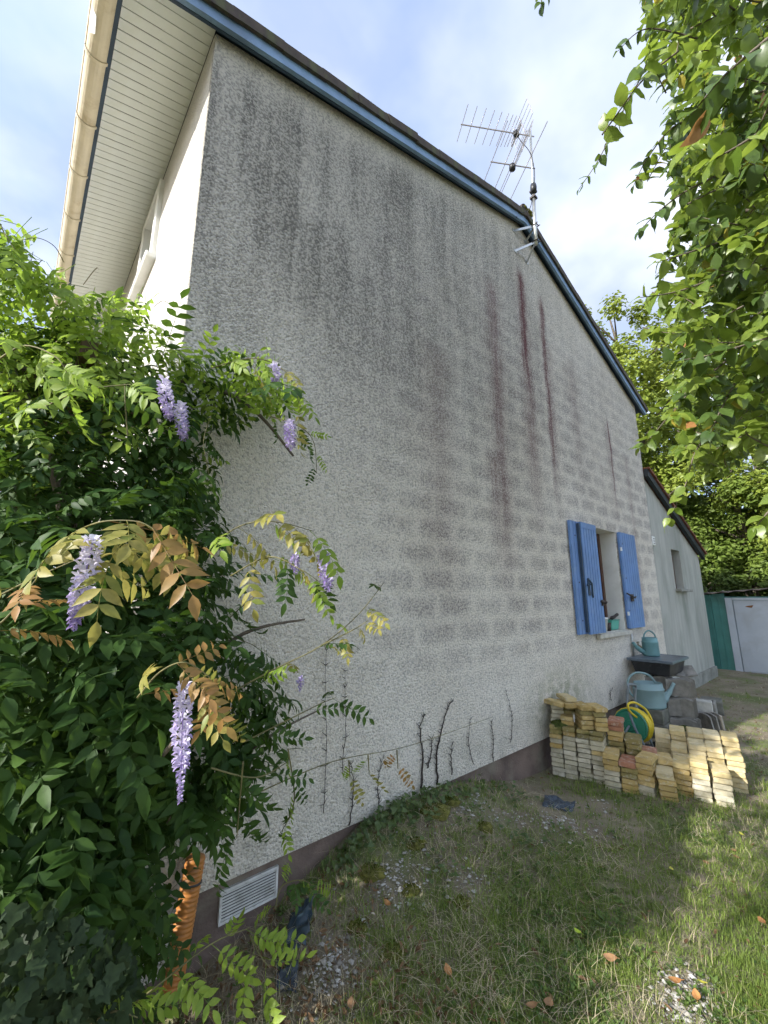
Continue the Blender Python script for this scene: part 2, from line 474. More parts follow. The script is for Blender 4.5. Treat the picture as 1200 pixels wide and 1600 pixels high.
X0, X1, XR = 0.5, 7.88, 4.19
def rake_low(x):      # lower edge of the verge board
    return 4.93+.298*x if x <= XR+.02 else 6.185-.361*(x-(XR+.02))
WX0, WX1, WZ0, WZ1 = 5.39, 6.29, 1.15, 2.48
YF, YB = WALL_Y, WALL_Y+.03
mb = MB()
def gable_face(pts):
    mb.prism([(x, YF, z) for x, z in pts], (0, YB-YF, 0))
top = lambda x: rake_low(x)+.05
gable_face([(X0, .27), (WX0, .27), (WX0, top(WX0)), (XR, top(XR)), (X0, top(X0))])
gable_face([(WX0, .27), (WX1, .27), (WX1, WZ0), (WX0, WZ0)])
gable_face([(WX0, WZ1), (WX1, WZ1), (WX1, top(WX1)), (WX0, top(WX0))])
gable_face([(WX1, .27), (X1, .27), (X1, top(X1)), (WX1, top(WX1))])
part(mb, 'gable_wall', M['roughcast'])

# front wall (lit by the sun) with a small upper window
FY0, FY1, FZ0, FZ1 = 3.45, 4.00, 4.32, 5.02
mb = MB(); ex = .28; zt = 5.16
for (a, b, c_, d) in ((YB+.001, FY0, 0, zt), (FY1, 9.5, 0, zt), (FY0, FY1, 0, FZ0), (FY0, FY1, FZ1, zt)):
    mb.box(X0, X0+ex, a, b, c_, d)
part(mb, 'front_wall', M['roughcast_clean'])
mb = MB(); mb.box(X1-.28, X1, YB+.001, 9.5, 0, 4.9); mb.box(X0+ex+.002, X1-.282, 9.2, 9.5, 0, 5.0)
part(mb, 'rear_walls', M['roughcast_clean'])
mb = MB(); mb.box(X0+.03, X1-.01, YF+.03+.0015, YF+.25, -.6, .268)
mb.box(X0-.012, X0-.0015, YF+.035, 9.4, -.6, .262)
part(mb, 'plinth', M['plinth'])

w = empty('upper_window', (0, 0, 0)); w.parent = house; w.matrix_parent_inverse = Matrix.Translation(-HL)
mb = MB()
for (a, b, c_, d) in ((FY0-.05, FY0+.03, FZ0-.01, FZ1+.05), (FY1-.03, FY1+.05, FZ0-.01, FZ1+.05), (FY0+.031, FY1-.031, FZ1-.02, FZ1+.05)):
    mb.box(X0-.035, X0+.1, a, b, c_, d)
part(mb, 'surround', M['white_paint'], w, bevel=.006)
mb = MB(); mb.box(X0-.075, X0+.12, FY0-.09, FY1+.09, FZ0-.06, FZ0-.012)
part(mb, 'sill', M['white_paint'], w, bevel=.008)
mb = MB()
for (a, b, c_, d) in ((FY0+.031, FY0+.08, FZ0, FZ1-.021), (FY1-.08, FY1-.031, FZ0, FZ1-.021), (FY0+.081, FY1-.081, FZ0, FZ0+.05), (FY0+.081, FY1-.081, FZ1-.07, FZ1-.021)):
    mb.box(X0+.11, X0+.16, a, b, c_, d)
part(mb, 'frame', M['pvc_white'], w, bevel=.003)
mb = MB(); mb.box(X0+.13, X0+.14, FY0+.08, FY1-.08, FZ0+.05, FZ1-.07)
part(mb, 'pane', M['glass'], w)

# eaves: soffit boards, fascia, gutter
EX = .02; SL = .27
sof = empty('soffit', (0, 0, 0)); sof.parent = house; sof.matrix_parent_inverse = Matrix.Translation(-HL)
zs = lambda x: 5.17+SL*(x-X0)
bw = .0665
mb = MB()
prof = [(EX, 0), (X0, 0)]
g = .0055
mb.prism([(EX, 0, zs(EX)), (X0-.002, 0, zs(X0)), (X0-.002, bw-g, zs(X0)), (EX, bw-g, zs(EX))], (0, 0, .012))
mb.prism([(EX, bw-g, zs(EX)+.006), (X0-.002, bw-g, zs(X0)+.006), (X0-.002, bw, zs(X0)+.006), (EX, bw, zs(EX)+.006)], (0, 0, .006))
board = mb.mesh('soffit_board', M['soffit'])
for i in range(72):
    o = link('soffit_board', board, sof); o.location = (0, 2.125+i*bw, random.uniform(-.0008, .0008))
mb = MB(); mb.box(EX-.028, EX-.002, 2.06, 9.6, 4.97, 5.17)
part(mb, 'fascia', M['blue_dark'])
# gutter: half-round with rolled lip, sockets and brackets
GX, GZ, GR = -.055, 5.005, .062
def gutter_arc(r, n=12, a0=180, a1=360): return [(GX+r*math.cos(math.radians(a0+(a1-a0)*k/n)), GZ+r*math.sin(math.radians(a0+(a1-a0)*k/n))) for k in range(n+1)]
gut = empty('gutter', (0, 0, 0)); gut.parent = house; gut.matrix_parent_inverse = Matrix.Translation(-HL)
mb = MB(); o1 = gutter_arc(GR); i1 = gutter_arc(GR-.004)[::-1]
mb.prism([(x, 2.04, z) for x, z in o1+i1], (0, 7.4, 0))
mb.tube([(GX-GR, 2.04, GZ+.004), (GX-GR, 9.44, GZ+.004)], .008, 6)
part(mb, 'channel', M['gutter'], gut, smooth=False)
mb = MB()
o1 = gutter_arc(GR+.007, 12, 172, 366); i1 = gutter_arc(GR+.001, 12, 172, 366)[::-1]
mb.prism([(x, 0, z) for x, z in o1+i1], (0, .022, 0))
hook = mb.mesh('gutter_bracket', M['gutter'])
for y in (2.20, 2.68, 3.18, 3.70, 4.22, 4.74, 5.26, 5.78, 6.3):
    o = link('gutter_bracket', hook, gut); o.location = (0, y+random.uniform(-.03, .03), 0)
# the broken plastic flap on the gutter
mb = MB(); mb.add([(GX-.058, 2.46, GZ-.025), (GX-.03, 2.47, GZ-.064), (GX-.024, 2.56, GZ-.078), (GX-.055, 2.60, GZ-.045), (GX-.062, 2.52, GZ-.03)], [(0, 1, 2, 3, 4)])
part(mb, 'torn_tape', M['pvc_white'], gut)

# verge: boards on the gable, tiles above
def verge(x0, x1, name, dz0, dz1, y0, y1, mat):
    m = MB()
    m.prism([(x0, y0, rake_low(x0)+dz0), (x1, y0, rake_low(x1)+dz0), (x1, y0, rake_low(x1)+dz1), (x0, y0, rake_low(x0)+dz1)], (0, y1-y0, 0))
    return part(m, name, mat)
verge(-.02, XR+.018, 'verge_board', 0, .095, 2.10, 2.13, M['blue_paint'])
verge(XR+.022, 8.1, 'verge_board', 0, .095, 2.10, 2.13, M['blue_paint'])
verge(-.02, XR+.018, 'verge_trim', -.004, .016, 2.132, 2.15, M['blue_dark'])
verge(XR+.022, 8.08, 'verge_trim', -.004, .016, 2.132, 2.15, M['blue_dark'])
roof = empty('roof', (0, 0, 0)); roof.parent = house; roof.matrix_parent_inverse = Matrix.Translation(-HL)
mb = MB()
for (xa, xb) in ((-.02, XR+.018), (XR+.022, 8.1)):
    mb.prism([(xa, 2.131, rake_low(xa)+.121), (xb, 2.131, rake_low(xb)+.121), (xb, 2.131, rake_low(xb)+.130), (xa, 2.131, rake_low(xa)+.130)], (0, 7.4, 0))
part(mb, 'roof_deck', M['blue_dark'], roof)
# individual tiles: verge row one by one, the rest of the covering as one sheet per slope
def tile_mesh(L, W, name, seed):
    r = random.Random(seed); m = MB(); n = 7; th = .022
    V = []; F = []
    for j in (0, 1):
        for i in range(n+1):
            u = i/n; zz = .026*math.sin(u*math.pi*2-.6)*.9
            for k in (0, 1): V.append((L*j + r.uniform(-.004, .004), W*u, zz + th*k + .055*(1-j)))
    ns = (n+1)*2
    for i in range(n):
        a = i*2
        F += [(a, a+2, ns+a+2, ns+a), (a+1, ns+a+1, ns+a+3, a+3), (a, a+1, a+3, a+2), (ns+a, ns+a+2, ns+a+3, ns+a+1)]
    F += [(0, ns, ns+1, 1), (2*n, 2*n+1, ns+2*n+1, ns+2*n)]
    # the verge return hanging over the board
    m.add(V, F); m.box(0, L, -.022, 0, -.045, .035)
    return m.mesh(name, M['tile_roof'])
variants = [tile_mesh(.37, .24, 'verge_tile', s) for s in range(4)]
for side, (xa, xb) in enumerate(((-.10, XR), (8.16, XR+.04))):
    L = abs(xb-xa); sgn = 1 if xb > xa else -1
    n = int(L/.325)
    for i in range(n):
        x = xa + sgn*i*L/n
        slope = .298 if side == 0 else -.361
        o = link('verge_tile', random.choice(variants), roof)
        if side == 0:
            R = rot_frame((1, 0, slope), (0, 0, 1))
            p = (x, 2.095, rake_low(x)+.125+random.uniform(-.005, .007))
        else:
            R = rot_frame((-1, 0, -slope), (0, 0, 1)); p = (x, 2.095+.235, rake_low(x)+.125+random.uniform(-.005, .007))
            R = R @ np.diag([1, 1, 1])
        mm = Matrix([[*R[0], p[0]], [*R[1], p[1]], [*R[2], p[2]], [0, 0, 0, 1]])
        if side == 1: mm = Matrix.Translation((0, 0, 0)) @ mm @ Matrix.Translation((0, 0, 0))
        o.matrix_basis = mm @ Matrix.Rotation(math.radians(random.uniform(-1.2, 1.2)), 4, 'Z')
        if side == 1:   # mirror so that the verge return faces the gable
            o.matrix_basis = mm @ Matrix.Translation((0, .235, 0)) @ Matrix.Diagonal((1, -1, 1, 1))
# covering sheet with real courses (too far away to see from below, closes the roof)
for side in (0, 1):
    m = MB(); xa, xb = ((-.10, XR), (8.16, XR+.04))[side]
    n = 13
    for i in range(n):
        a = xa+(xb-xa)*i/n; b = xa+(xb-xa)*(i+1)/n
        m.prism([(a, 2.345, rake_low(a)+.115), (b, 2.345, rake_low(b)+.10), (b, 2.345, rake_low(b)+.13), (a, 2.345, rake_low(a)+.16)] if side == 0 else
                [(b, 2.345, rake_low(b)+.10), (a, 2.345, rake_low(a)+.115), (a, 2.345, rake_low(a)+.16), (b, 2.345, rake_low(b)+.13)], (0, 7.15, 0))
    part(m, 'tile_courses', M['tile_roof'], roof)
m = MB()
for i in range(18):
    y = 2.09+i*.41; m.tube([(XR+.02, y, rake_low(XR)+.165), (XR+.02, y+.43, rake_low(XR)+.185)], [.10, .085], 10)
part(m, 'ridge_tiles', M['tile_roof'], roof)
m = MB()
for i in range(9):
    cx = XR+random.uniform(-.10, .12); r = random.uniform(.03, .055)
    m.lathe([(0.001, r*.9), (r*.6, r*.7), (r, 0), (r*.8, -r*.5), (.001, -r*.6)], 7, (cx, 2.09+random.uniform(-.02, .05), rake_low(cx)+.20+random.uniform(0, .03)))
part(m, 'moss_tuft', M['moss_yellow'], roof, smooth=True)
# closing soffit under the far eave
mb = MB(); mb.prism([(X1+.002, 2.17, 4.99), (8.07, 2.17, 4.84), (8.07, 2.17, 4.86), (X1+.002, 2.17, 5.01)], (0, 7.2, 0))
part(mb, 'rear_soffit', M['blue_dark'])

# ------------------------------------------------------------------ ground floor window and shutters
win = empty('window', (0, 0, 0)); win.parent = house; win.matrix_parent_inverse = Matrix.Translation(-HL)
RD = .26
mb = MB()
mb.box(WX1-.003, WX1+.05, YF+.006, YF+RD, WZ0, WZ1)             # jambs, head
mb.box(WX0-.05, WX0+.003, YF+.006, YF+RD, WZ0, WZ1)
mb.box(WX0-.05, WX1+.05, YF+.006, YF+RD, WZ1-.003, WZ1+.06)
part(mb, 'reveal', M['white_paint'], win)
mb = MB(); mb.prism([(WX0-.07, YF-.055, WZ0-.06), (WX1+.05, YF-.055, WZ0-.06), (WX1+.05, YF-.055, WZ0-.008), (WX0-.07, YF-.055, WZ0-.008)], (0, .05, 0))
mb.box(WX0+.004, WX1-.004, YF-.0045, YF+RD, WZ0-.02, WZ0+.004)
part(mb, 'sill', M['stone_sill'], win, bevel=.006)
mb = MB(); fy = YF+RD-.05
for (a, b, c_, d) in ((WX0+.004, WX0+.07, WZ0+.005, WZ1-.005), (WX1-.07, WX1-.004, WZ0+.005, WZ1-.005), (WX0+.071, WX1-.071, WZ0+.005, WZ0+.08), (WX0+.071, WX1-.071, WZ1-.07, WZ1-.005), (5.80, 5.88, WZ0+.081, WZ1-.071)):
    mb.box(a, b, fy, fy+.05, c_, d)
part(mb, 'frame', M['timber_brown'], win, bevel=.004)
for a, b in ((WX0+.071, 5.80), (5.88, WX1-.071)):
    mb = MB(); mb.box(a, b, fy+.02, fy+.03, WZ0+.08, WZ1-.07)
    part(mb, 'pane', M['glass'], win)
# a leaf of the casement standing open against the left jamb
mb = MB(); mb.box(WX0+.02, WX0+.06, YF+.05, YF+RD-.055, WZ0+.02, WZ1-.02)
part(mb, 'casement', M['timber_brown'], win, bevel=.004)

def shutter_panel(m, x0, x1, z0, z1, y_back, y_front, nslat, groove=.014):
    """boards with V grooves between them"""
    pts = [(x0, y_back)]; bwid = (x1-x0)/nslat
    for i in range(nslat):
        a = x0+i*bwid; b = a+bwid
        pts += [(a+(groove/2 if i else 0), y_front), (b-(groove/2 if i < nslat-1 else 0), y_front)]
        if i < nslat-1: pts += [(b, y_front+.016)]
    pts += [(x1, y_back)]
    n = len(pts)
    V = [(x, y, z0) for x, y in pts]+[(x, y, z1) for x, y in pts]
    m.add(V, [(i, (i+1) % n, n+(i+1) % n, n+i) for i in range(n)]+[tuple(range(n-1, -1, -1)), tuple(range(n, 2*n))])
sh = empty('left_shutter', (0, 0, 0)); sh.parent = house; sh.matrix_parent_inverse = Matrix.Translation(-HL); sh.name = 'shutter'
tag(sh, 'folding blue shutter with two leaves, left of the window')
m = MB(); shutter_panel(m, 4.80, 5.40, 1.17, 2.475, YF-.012, YF-.042, 8); part(m, 'back_leaf', M['shutter'], sh)
m = MB(); shutter_panel(m, 4.985, 5.415, 1.165, 2.47, YF-.055, YF-.085, 6); m.box(4.985, 5.415, YF-.088, YF-.086, 2.40, 2.468)
part(m, 'front_leaf', M['shutter'], sh)
m = MB(); m.box(4.955, 4.983, YF-.075, YF-.044, 1.19, 2.45); part(m, 'hinge_batten', M['blue_dark'], sh)
for z in (1.32, 1.75, 2.3):
    m = MB(); m.lathe([(.001, .006), (.009, .004), (.009, 0)], 8, (4.90, YF-.044, z), rot_frame((1, 0, 0), (0, -1, 0))); part(m, 'screw', M['iron'], sh)
m = MB(); m.tube([(5.03, YF-.09, 1.80), (5.06, YF-.12, 1.74), (5.10, YF-.10, 1.63), (5.13, YF-.09, 1.58)], .011, 6); m.tube([(5.00, YF-.09, 1.72), (5.08, YF-.11, 1.73), (5.13, YF-.09, 1.75)], .009, 6); m.box(5.02, 5.07, YF-.093, YF-.086, 1.60, 1.80)
part(m, 'latch', M['blue_dark'], sh)
m = MB(); m.tube([(5.34, YF-.09, 1.53), (5.40, YF-.13, 1.52), (5.45, YF-.10, 1.51)], .014, 6); m.box(5.36, 5.41, YF-.10, YF-.086, 1.48, 1.55)
part(m, 'catch', M['iron'], sh)
sh2 = empty('shutter', (0, 0, 0)); sh2.parent = house; sh2.matrix_parent_inverse = Matrix.Translation(-HL)
tag(sh2, 'single blue shutter right of the window')
m = MB(); shutter_panel(m, 6.34, 6.92, 1.16, 2.485, YF-.012, YF-.045, 7); part(m, 'leaf', M['shutter'], sh2)
m = MB(); m.box(6.315, 6.339, YF-.04, YF-.012, 1.17, 2.475); part(m, 'hinge_batten', M['shutter'], sh2)
for z in (1.36, 2.24):
    m = MB(); m.box(6.295, 6.335, YF-.055, YF-.041, z-.025, z+.025); part(m, 'hinge', M['pvc_white'], sh2)
m = MB(); m.tube([(6.22, YF-.09, 1.63), (6.35, YF-.11, 1.59), (6.52, YF-.085, 1.57), (6.60, YF-.07, 1.585)], .011, 6); m.box(6.46, 6.55, YF-.062, YF-.046, 1.52, 1.62)
part(m, 'locking_bar', M['iron'], sh2)
for z, x in ((1.40, 6.38), (1.84, 6.38), (2.32, 6.38)):
    m = MB(); m.lathe([(.001, .006), (.009, .004), (.009, 0)], 8, (x, YF-.046, z), rot_frame((1, 0, 0), (0, -1, 0))); part(m, 'screw', M['iron'], sh2)

# ------------------------------------------------------------------ lean-to annex
ann = tag(empty('annex', (7.9, WALL_Y, 0)), 'low lean-to annex with grey render and tiny window behind the house', 'annex')
def ap(mb, name, mat, **kw): return part(mb, name, mat, ann, **kw)
AY = WALL_Y+.02
az = lambda x: 3.60-(x-7.93)*.40
ax0, ax1 = X1+.003, 10.90
wx0, wx1, wz0, wz1 = 8.96, 9.50, 1.72, 2.44
mb = MB()
for pts in ([(ax0, .20), (wx0, .20), (wx0, az(wx0)), (ax0, az(ax0))], [(wx1, .20), (ax1, .20), (ax1, az(ax1)), (wx1, az(wx1))],
            [(wx0, .20), (wx1, .20), (wx1, wz0), (wx0, wz0)], [(wx0, wz1), (wx1, wz1), (wx1, az(wx1)), (wx0, az(wx0))]):
    mb.prism([(x, AY, z) for x, z in pts], (0, .2, 0))
mb.box(ax1-.2, ax1-.001, AY+.201, 6, 0, az(ax1)-.05)
ap(mb, 'wall', M['annex'])
mb = MB(); mb.box(ax0, ax1+.03, AY-.03, AY+.19, -.4, .198); ap(mb, 'plinth', M['plinth_grey'])
mb = MB(); mb.prism([(ax0, AY-.09, az(ax0)-.01), (ax1+.12, AY-.09, az(ax1+.12)-.01), (ax1+.12, AY-.09, az(ax1+.12)+.12), (ax0, AY-.09, az(ax0)+.12)], (0, .06, 0))
ap(mb, 'verge_board', plain('black_verge', (.02, .026, .03), .6, .2, 6))
mb = MB(); n = 9
for i in range(n):
    a = ax0+(ax1+.2-ax0)*i/n; b = ax0+(ax1+.2-ax0)*(i+1)/n
    mb.prism([(a, AY-.12, az(a)+.121), (b, AY-.12, az(b)+.135), (b, AY-.12, az(b)+.185), (a, AY-.12, az(a)+.15)], (0, 4.2, 0))
ap(mb, 'tile_courses', plain('red_brown_tile', (.17, .065, .04), .85, .35, 8, .004, 50, dirt=(.06, .05, .04), dirt_amt=.6))
mb = MB(); mb.box(wx0+.003, wx1-.003, AY+.15, AY+.16, wz0, wz1); aw = ap(mb, 'window', M['glass'])
mb = MB()
for (a, b, c_, d) in ((wx0+.003, wx0+.05, wz0, wz1), (wx1-.05, wx1-.003, wz0, wz1), (wx0+.051, wx1-.051, wz0, wz0+.05), (wx0+.051, wx1-.051, wz1-.05, wz1)):
    mb.box(a, b, AY+.12, AY+.149, c_, d)
part(mb, 'frame', M['timber_brown'], aw)
mb = MB(); mb.box(wx0-.06, wx1+.12, AY-.10, AY+.14, wz0-.05, wz0-.003); ap(mb, 'sill', M['plinth_grey'], bevel=.006)

# small white plate with marks beside the house corner
mt = MB(); mt.box(7.915, 8.03, WALL_Y-.005, WALL_Y+.0185, 2.43, 2.58)
pl = mt.build('meter_plate', M['pvc_white'], bevel=.004)
tag(pl, 'small white plastic plate fixed high where the annex meets the house', 'plate')
m = MB()
for z in (2.46, 2.50, 2.54): m.box(7.945, 8.00, WALL_Y-.0075, WALL_Y-.0056, z-.008, z+.008)
m.build('slot', M['black_plastic'], pl)

# ------------------------------------------------------------------ television aerials on a mast
tv = tag(empty('television_aerial', (4.21, 2.0, 5.80)), 'television aerial with two antennas on a galvanised mast bracketed to the gable', 'aerial')
def tp(mb, name, mat, **kw): return part(mb, name, mat, tv, **kw)
mtop = np.array([4.31, 1.99, 7.60]); mbot = np.array([4.215, 2.0, 5.79])
def on_mast(z): return mbot + (mtop-mbot)*((z-mbot[2])/(mtop[2]-mbot[2]))
m = MB(); m.tube([mbot, on_mast(6.55)], .021, 10); tp(m, 'lower_mast', M['galv'], smooth=True)
m = MB(); m.tube([on_mast(6.48), mtop], .015, 10); tp(m, 'upper_mast', M['galv'], smooth=True)
m = MB()
for z in (6.50, 6.60): m.box(*(on_mast(z)[0]-.035, on_mast(z)[0]+.035), *(on_mast(z)[1]-.035, on_mast(z)[1]+.035), z-.012, z+.012)
tp(m, 'mast_clamp', M['iron'])
m = MB(); q = on_mast(6.62)
m.lathe([(.001, .05), (.035, .045), (.04, 0), (.035, -.06), (.001, -.065)], 10, q+np.array([-.03, -.02, 0])); tp(m, 'amplifier', M['black_plastic'], smooth=True)
for z, za in ((6.07, 6.05), (5.83, 5.755)):
    q = on_mast(z)
    for xa in (4.075, 4.345):
        m = MB(); d = np.array([xa-q[0], WALL_Y-q[1], za-z]); a = q; b = q+d
        fr = rot_frame(d, (0, 0, 1)); hw = .016
        m.prism([a-fr[:, 1]*.004-fr[:, 2]*hw, a+fr[:, 1]*.004-fr[:, 2]*hw, a+fr[:, 1]*.004+fr[:, 2]*hw, a-fr[:, 1]*.004+fr[:, 2]*hw], d)
        m.box(xa-.03, xa+.03, WALL_Y-.007, WALL_Y-.001, za-.022, za+.022)
        tp(m, 'wall_bracket', M['galv'])
    m = MB(); m.tube([q+np.array([-.035, -.03, 0]), q+np.array([.035, -.03, 0])], .006, 6); m.tube([q+np.array([-.03, .03, 0]), q+np.array([-.03, -.05, 0])], .006, 6); m.tube([q+np.array([.03, .03, 0]), q+np.array([.03, -.05, 0])], .006, 6)
    tp(m, 'u_bolt', M['iron'])
bd = np.array([-math.cos(math.radians(33)), math.sin(math.radians(33)), 0.0])    # the booms point away over the roof
ed = np.array([math.cos(math.radians(57)), math.sin(math.radians(57)), 0.0])
top0 = on_mast(7.52)
m = MB(); m.tube([top0-bd*.05, top0+bd*.95], .008, 6); tp(m, 'long_boom', M['alu'])
for i, s in enumerate((.93, .81, .69, .58, .48, .39, .33, .28, .24)):
    m = MB(); h = .22-.005*i; p = top0+bd*s+np.array([0, 0, .014]); m.tube([p-ed*h, p+ed*h], .0042, 5); tp(m, 'director', M['alu'])
for sgn in (1, -1):       # two tilted reflector screens
    m = MB()
    for k in range(4):
        p = top0+bd*(.08+.02*k)+np.array([0, 0, sgn*(.05+.075*k)]); m.tube([p-ed*.22, p+ed*.22], .0034, 5)
    for e in (-.22, .22):
        m.tube([top0+bd*.08+np.array([0, 0, sgn*.05])+ed*e, top0+bd*.14+np.array([0, 0, sgn*.275])+ed*e], .004, 5)
    m.tube([top0+bd*.06, top0+bd*.14+np.array([0, 0, sgn*.28])], .006, 5)
    tp(m, 'reflector', M['alu'])
m = MB(); p = top0+bd*.20
m.tube([p+ed*-.14+np.array([0, 0, .03]), p+ed*.14+np.array([0, 0, .03]), p+ed*.14+np.array([0, 0, -.03]), p+ed*-.14+np.array([0, 0, -.03]), p+ed*-.14+np.array([0, 0, .03])], .006, 5)
tp(m, 'dipole', M['alu'])
m = MB(); m.box(p[0]-.035, p[0]+.035, p[1]-.03, p[1]+.03, p[2]-.045, p[2]+.03); tp(m, 'junction_box', M['black_plastic'], bevel=.01)
low0 = on_mast(6.98)
m = MB(); m.tube([low0-bd*.04, low0+bd*.56], .008, 6); tp(m, 'short_boom', M['alu'])
for s, h in ((.54, .46), (.36, .44), (.08, .52)):
    m = MB(); p = low0+bd*s+np.array([0, 0, .014]); m.tube([p-ed*h, p+ed*h], .0048, 5); tp(m, 'director', M['alu'])
m = MB(); p = low0+bd*.27
m.tube([p-ed*.40+np.array([0, 0, .02]), p+ed*.40+np.array([0, 0, .02]), p+ed*.40+np.array([0, 0, -.05]), p-ed*.40+np.array([0, 0, -.05]), p-ed*.40+np.array([0, 0, .02])], .0045, 5); tp(m, 'dipole', M['alu'])
m = MB(); m.lathe([(.001, .03), (.038, .025), (.042, 0), (.038, -.04), (.001, -.045)], 10, p+np.array([0, 0, -.03])); tp(m, 'junction_box', M['black_plastic'], smooth=True)
m = MB(); m.tube(smooth_path([top0+bd*.20, top0+bd*.15+np.array([0, 0, -.1]), on_mast(7.2)+np.array([-.03, 0, 0]), on_mast(6.9)+np.array([.02, -.02, 0]), on_mast(6.6), on_mast(6.3)+np.array([-.07, .02, 0]), on_mast(6.2)+np.array([-.16, .08, .02]), (4.02, 2.11, 6.20), (3.98, 2.10, 6.10)], 5), .005, 5)
tp(m, 'cable', M['black_plastic'])

# ------------------------------------------------------------------ vent grille in the plinth
M['vent_pvc'] = plain('stained_vent_pvc', (.62, .62, .59), .5, .1, 12, dirt=(.30, .28, .22), dirt_amt=.8, dscale=14)
vent = tag(empty('vent_grille', (1.06, YF, .10)), 'white plastic vent grille with slats low on the plinth', 'vent')
vx0, vx1, vz0, vz1 = .915, 1.215, .085, .225
VYF = YF+.0315
m = MB()
for (a, b, c_, d) in ((vx0, vx1, vz0, vz0+.012), (vx0, vx1, vz1-.012, vz1), (vx0, vx0+.012, vz0+.0121, vz1-.0121), (vx1-.012, vx1, vz0+.0121, vz1-.0121)):
    m.box(a, b, VYF-.016, VYF-.001, c_, d)
part(m, 'frame', M['vent_pvc'], vent)
m = MB(); m.box(vx0+.012, vx1-.012, VYF-.004, VYF-.001, vz0+.012, vz1-.012); part(m, 'backing', M['black_plastic'], vent)
for i in range(9):
    z = vz0+.0155+i*.0128
    m = MB(); m.box(vx0+.0125, vx1-.0125, VYF-.0135, VYF-.0105, z, z+.0068)
    part(m, 'slat', M['vent_pvc'], vent)
# ------------------------------------------------------------------ ground
def ground_height(x, y):
    x = np.asarray(x, float); y = np.asarray(y, float)
    sm = lambda v, a, b: (lambda t: t*t*(3-2*t))(np.clip((v-a)/(b-a), 0, 1))
    bank = .24*np.exp(-((y-2.25)/.42)**2)*sm(x, 1.0, 1.9)*(1-sm(x, 2.5, 3.7))
    bank += .10*np.exp(-(((x-2.2)/.8)**2+((y-1.75)/.35)**2))
    bank += .05*np.exp(-(((x-2.9)/.35)**2+((y-1.55)/.25)**2))
    pit = -.14*np.exp(-(((x-.55)/.30)**2+((y-2.15)/.45)**2))
    bumps = .012*np.sin(5.1*x+1.3*y)*np.sin(4.3*y-.7*x+1) + .007*np.sin(13*x+3*y)*np.sin(11*y)
    near = np.exp(-((x/14)**2+((y-1)/9)**2))
    return bank+pit+bumps*near

def soil_material():
    t = NT('garden_soil'); c = t.coords(); x, y, z = t.xyz(c)
    n = t.noise(c, 2.4, 6, .62); f = t.noise(c, 26, 5, .65); s = t.noise(c, 120, 3, .6)
    col = t.mix(t.smooth(n, .35, .65), (.175, .145, .10), (.27, .23, .16))
    col = t.mix(t.math('MULTIPLY', t.smooth(f, .42, .68), .7), col, (.27, .23, .16))
    col = t.mix(t.math('MULTIPLY', t.smooth(t.noise(t.vmath('ADD', c, (3, 7, 0)), 1.7, 5, .6), .46, .66), .8), col, (.12, .16, .045))
    col = t.mix(t.math('MULTIPLY', t.smooth(s, .55, .7), .5), col, (.30, .27, .22))
    h = t.math('ADD', f, t.math('MULTIPLY', s, .5))
    return t.finish(t.principled(col, .95, 0, t.bump(h, .9, .02), .15))
M['soil'] = soil_material()
def ground_sheet():
    xs = np.concatenate([np.array([-400, -150, -60, -25, -12, -6, -3]), np.arange(-1.5, 9.01, .06), np.array([9.5, 10.2, 11, 12, 13.5, 16, 20, 30, 60, 150, 400])])
    ys = np.concatenate([np.array([-400, -150, -60, -25, -12, -6, -3.5]), np.arange(-2, 2.9, .06), np.array([3.2, 4, 6, 10, 20, 60, 150, 400])])
    X, Y = np.meshgrid(xs, ys, indexing='ij'); Z = ground_height(X, Y)
    nx, ny = X.shape; V = np.stack([X, Y, Z], -1).reshape(-1, 3)
    F = [(i*ny+j, (i+1)*ny+j, (i+1)*ny+j+1, i*ny+j+1) for i in range(nx-1) for j in range(ny-1)]
    me = bpy.data.meshes.new('ground'); me.from_pydata(V.tolist(), [], F); me.materials.append(M['soil'])
    me.polygons.foreach_set('use_smooth', [True]*len(F))
    return tag(link('ground', me), 'rough garden ground with bare soil', kind='structure')
ground_sheet()

# ------------------------------------------------------------------ joined vegetation builder
class Bulk:
    """many small shapes, one mesh, with a per-shape 'tint' value"""
    def __init__(s): s.V = []; s.F = []; s.T = []; s.n = 0
    def add(s, V, F, tint):
        s.V.append(np.asarray(V, float)); s.F.append(np.asarray(F, np.int64)+s.n if len(F) else F)
        s.T.append(np.full(len(V), tint) if np.isscalar(tint) else np.asarray(tint)); s.n += len(V)
    def mesh(s, name, mat, smooth=False):
        V = np.concatenate(s.V); T = np.concatenate(s.T); F = np.concatenate(s.F)
        me = bpy.data.meshes.new(name)
        k = F.shape[1]; nf = len(F)
        me.vertices.add(len(V)); me.vertices.foreach_set('co', V.astype(np.float32).ravel())
        me.loops.add(nf*k); me.loops.foreach_set('vertex_index', F.astype(np.int32).ravel())
        me.polygons.add(nf); me.polygons.foreach_set('loop_start', np.arange(0, nf*k, k, dtype=np.int32))
        me.polygons.foreach_set('use_smooth', [smooth]*nf)
        me.materials.append(mat)
        a = me.attributes.new('tint', 'FLOAT', 'POINT'); a.data.foreach_set('value', T.astype(np.float32))
        me.update(calc_edges=True); me.validate()
        return me
def tris(F):
    out = []
    for f in F:
        for i in range(1, len(f)-1): out.append((f[0], f[i], f[i+1]))
    return out

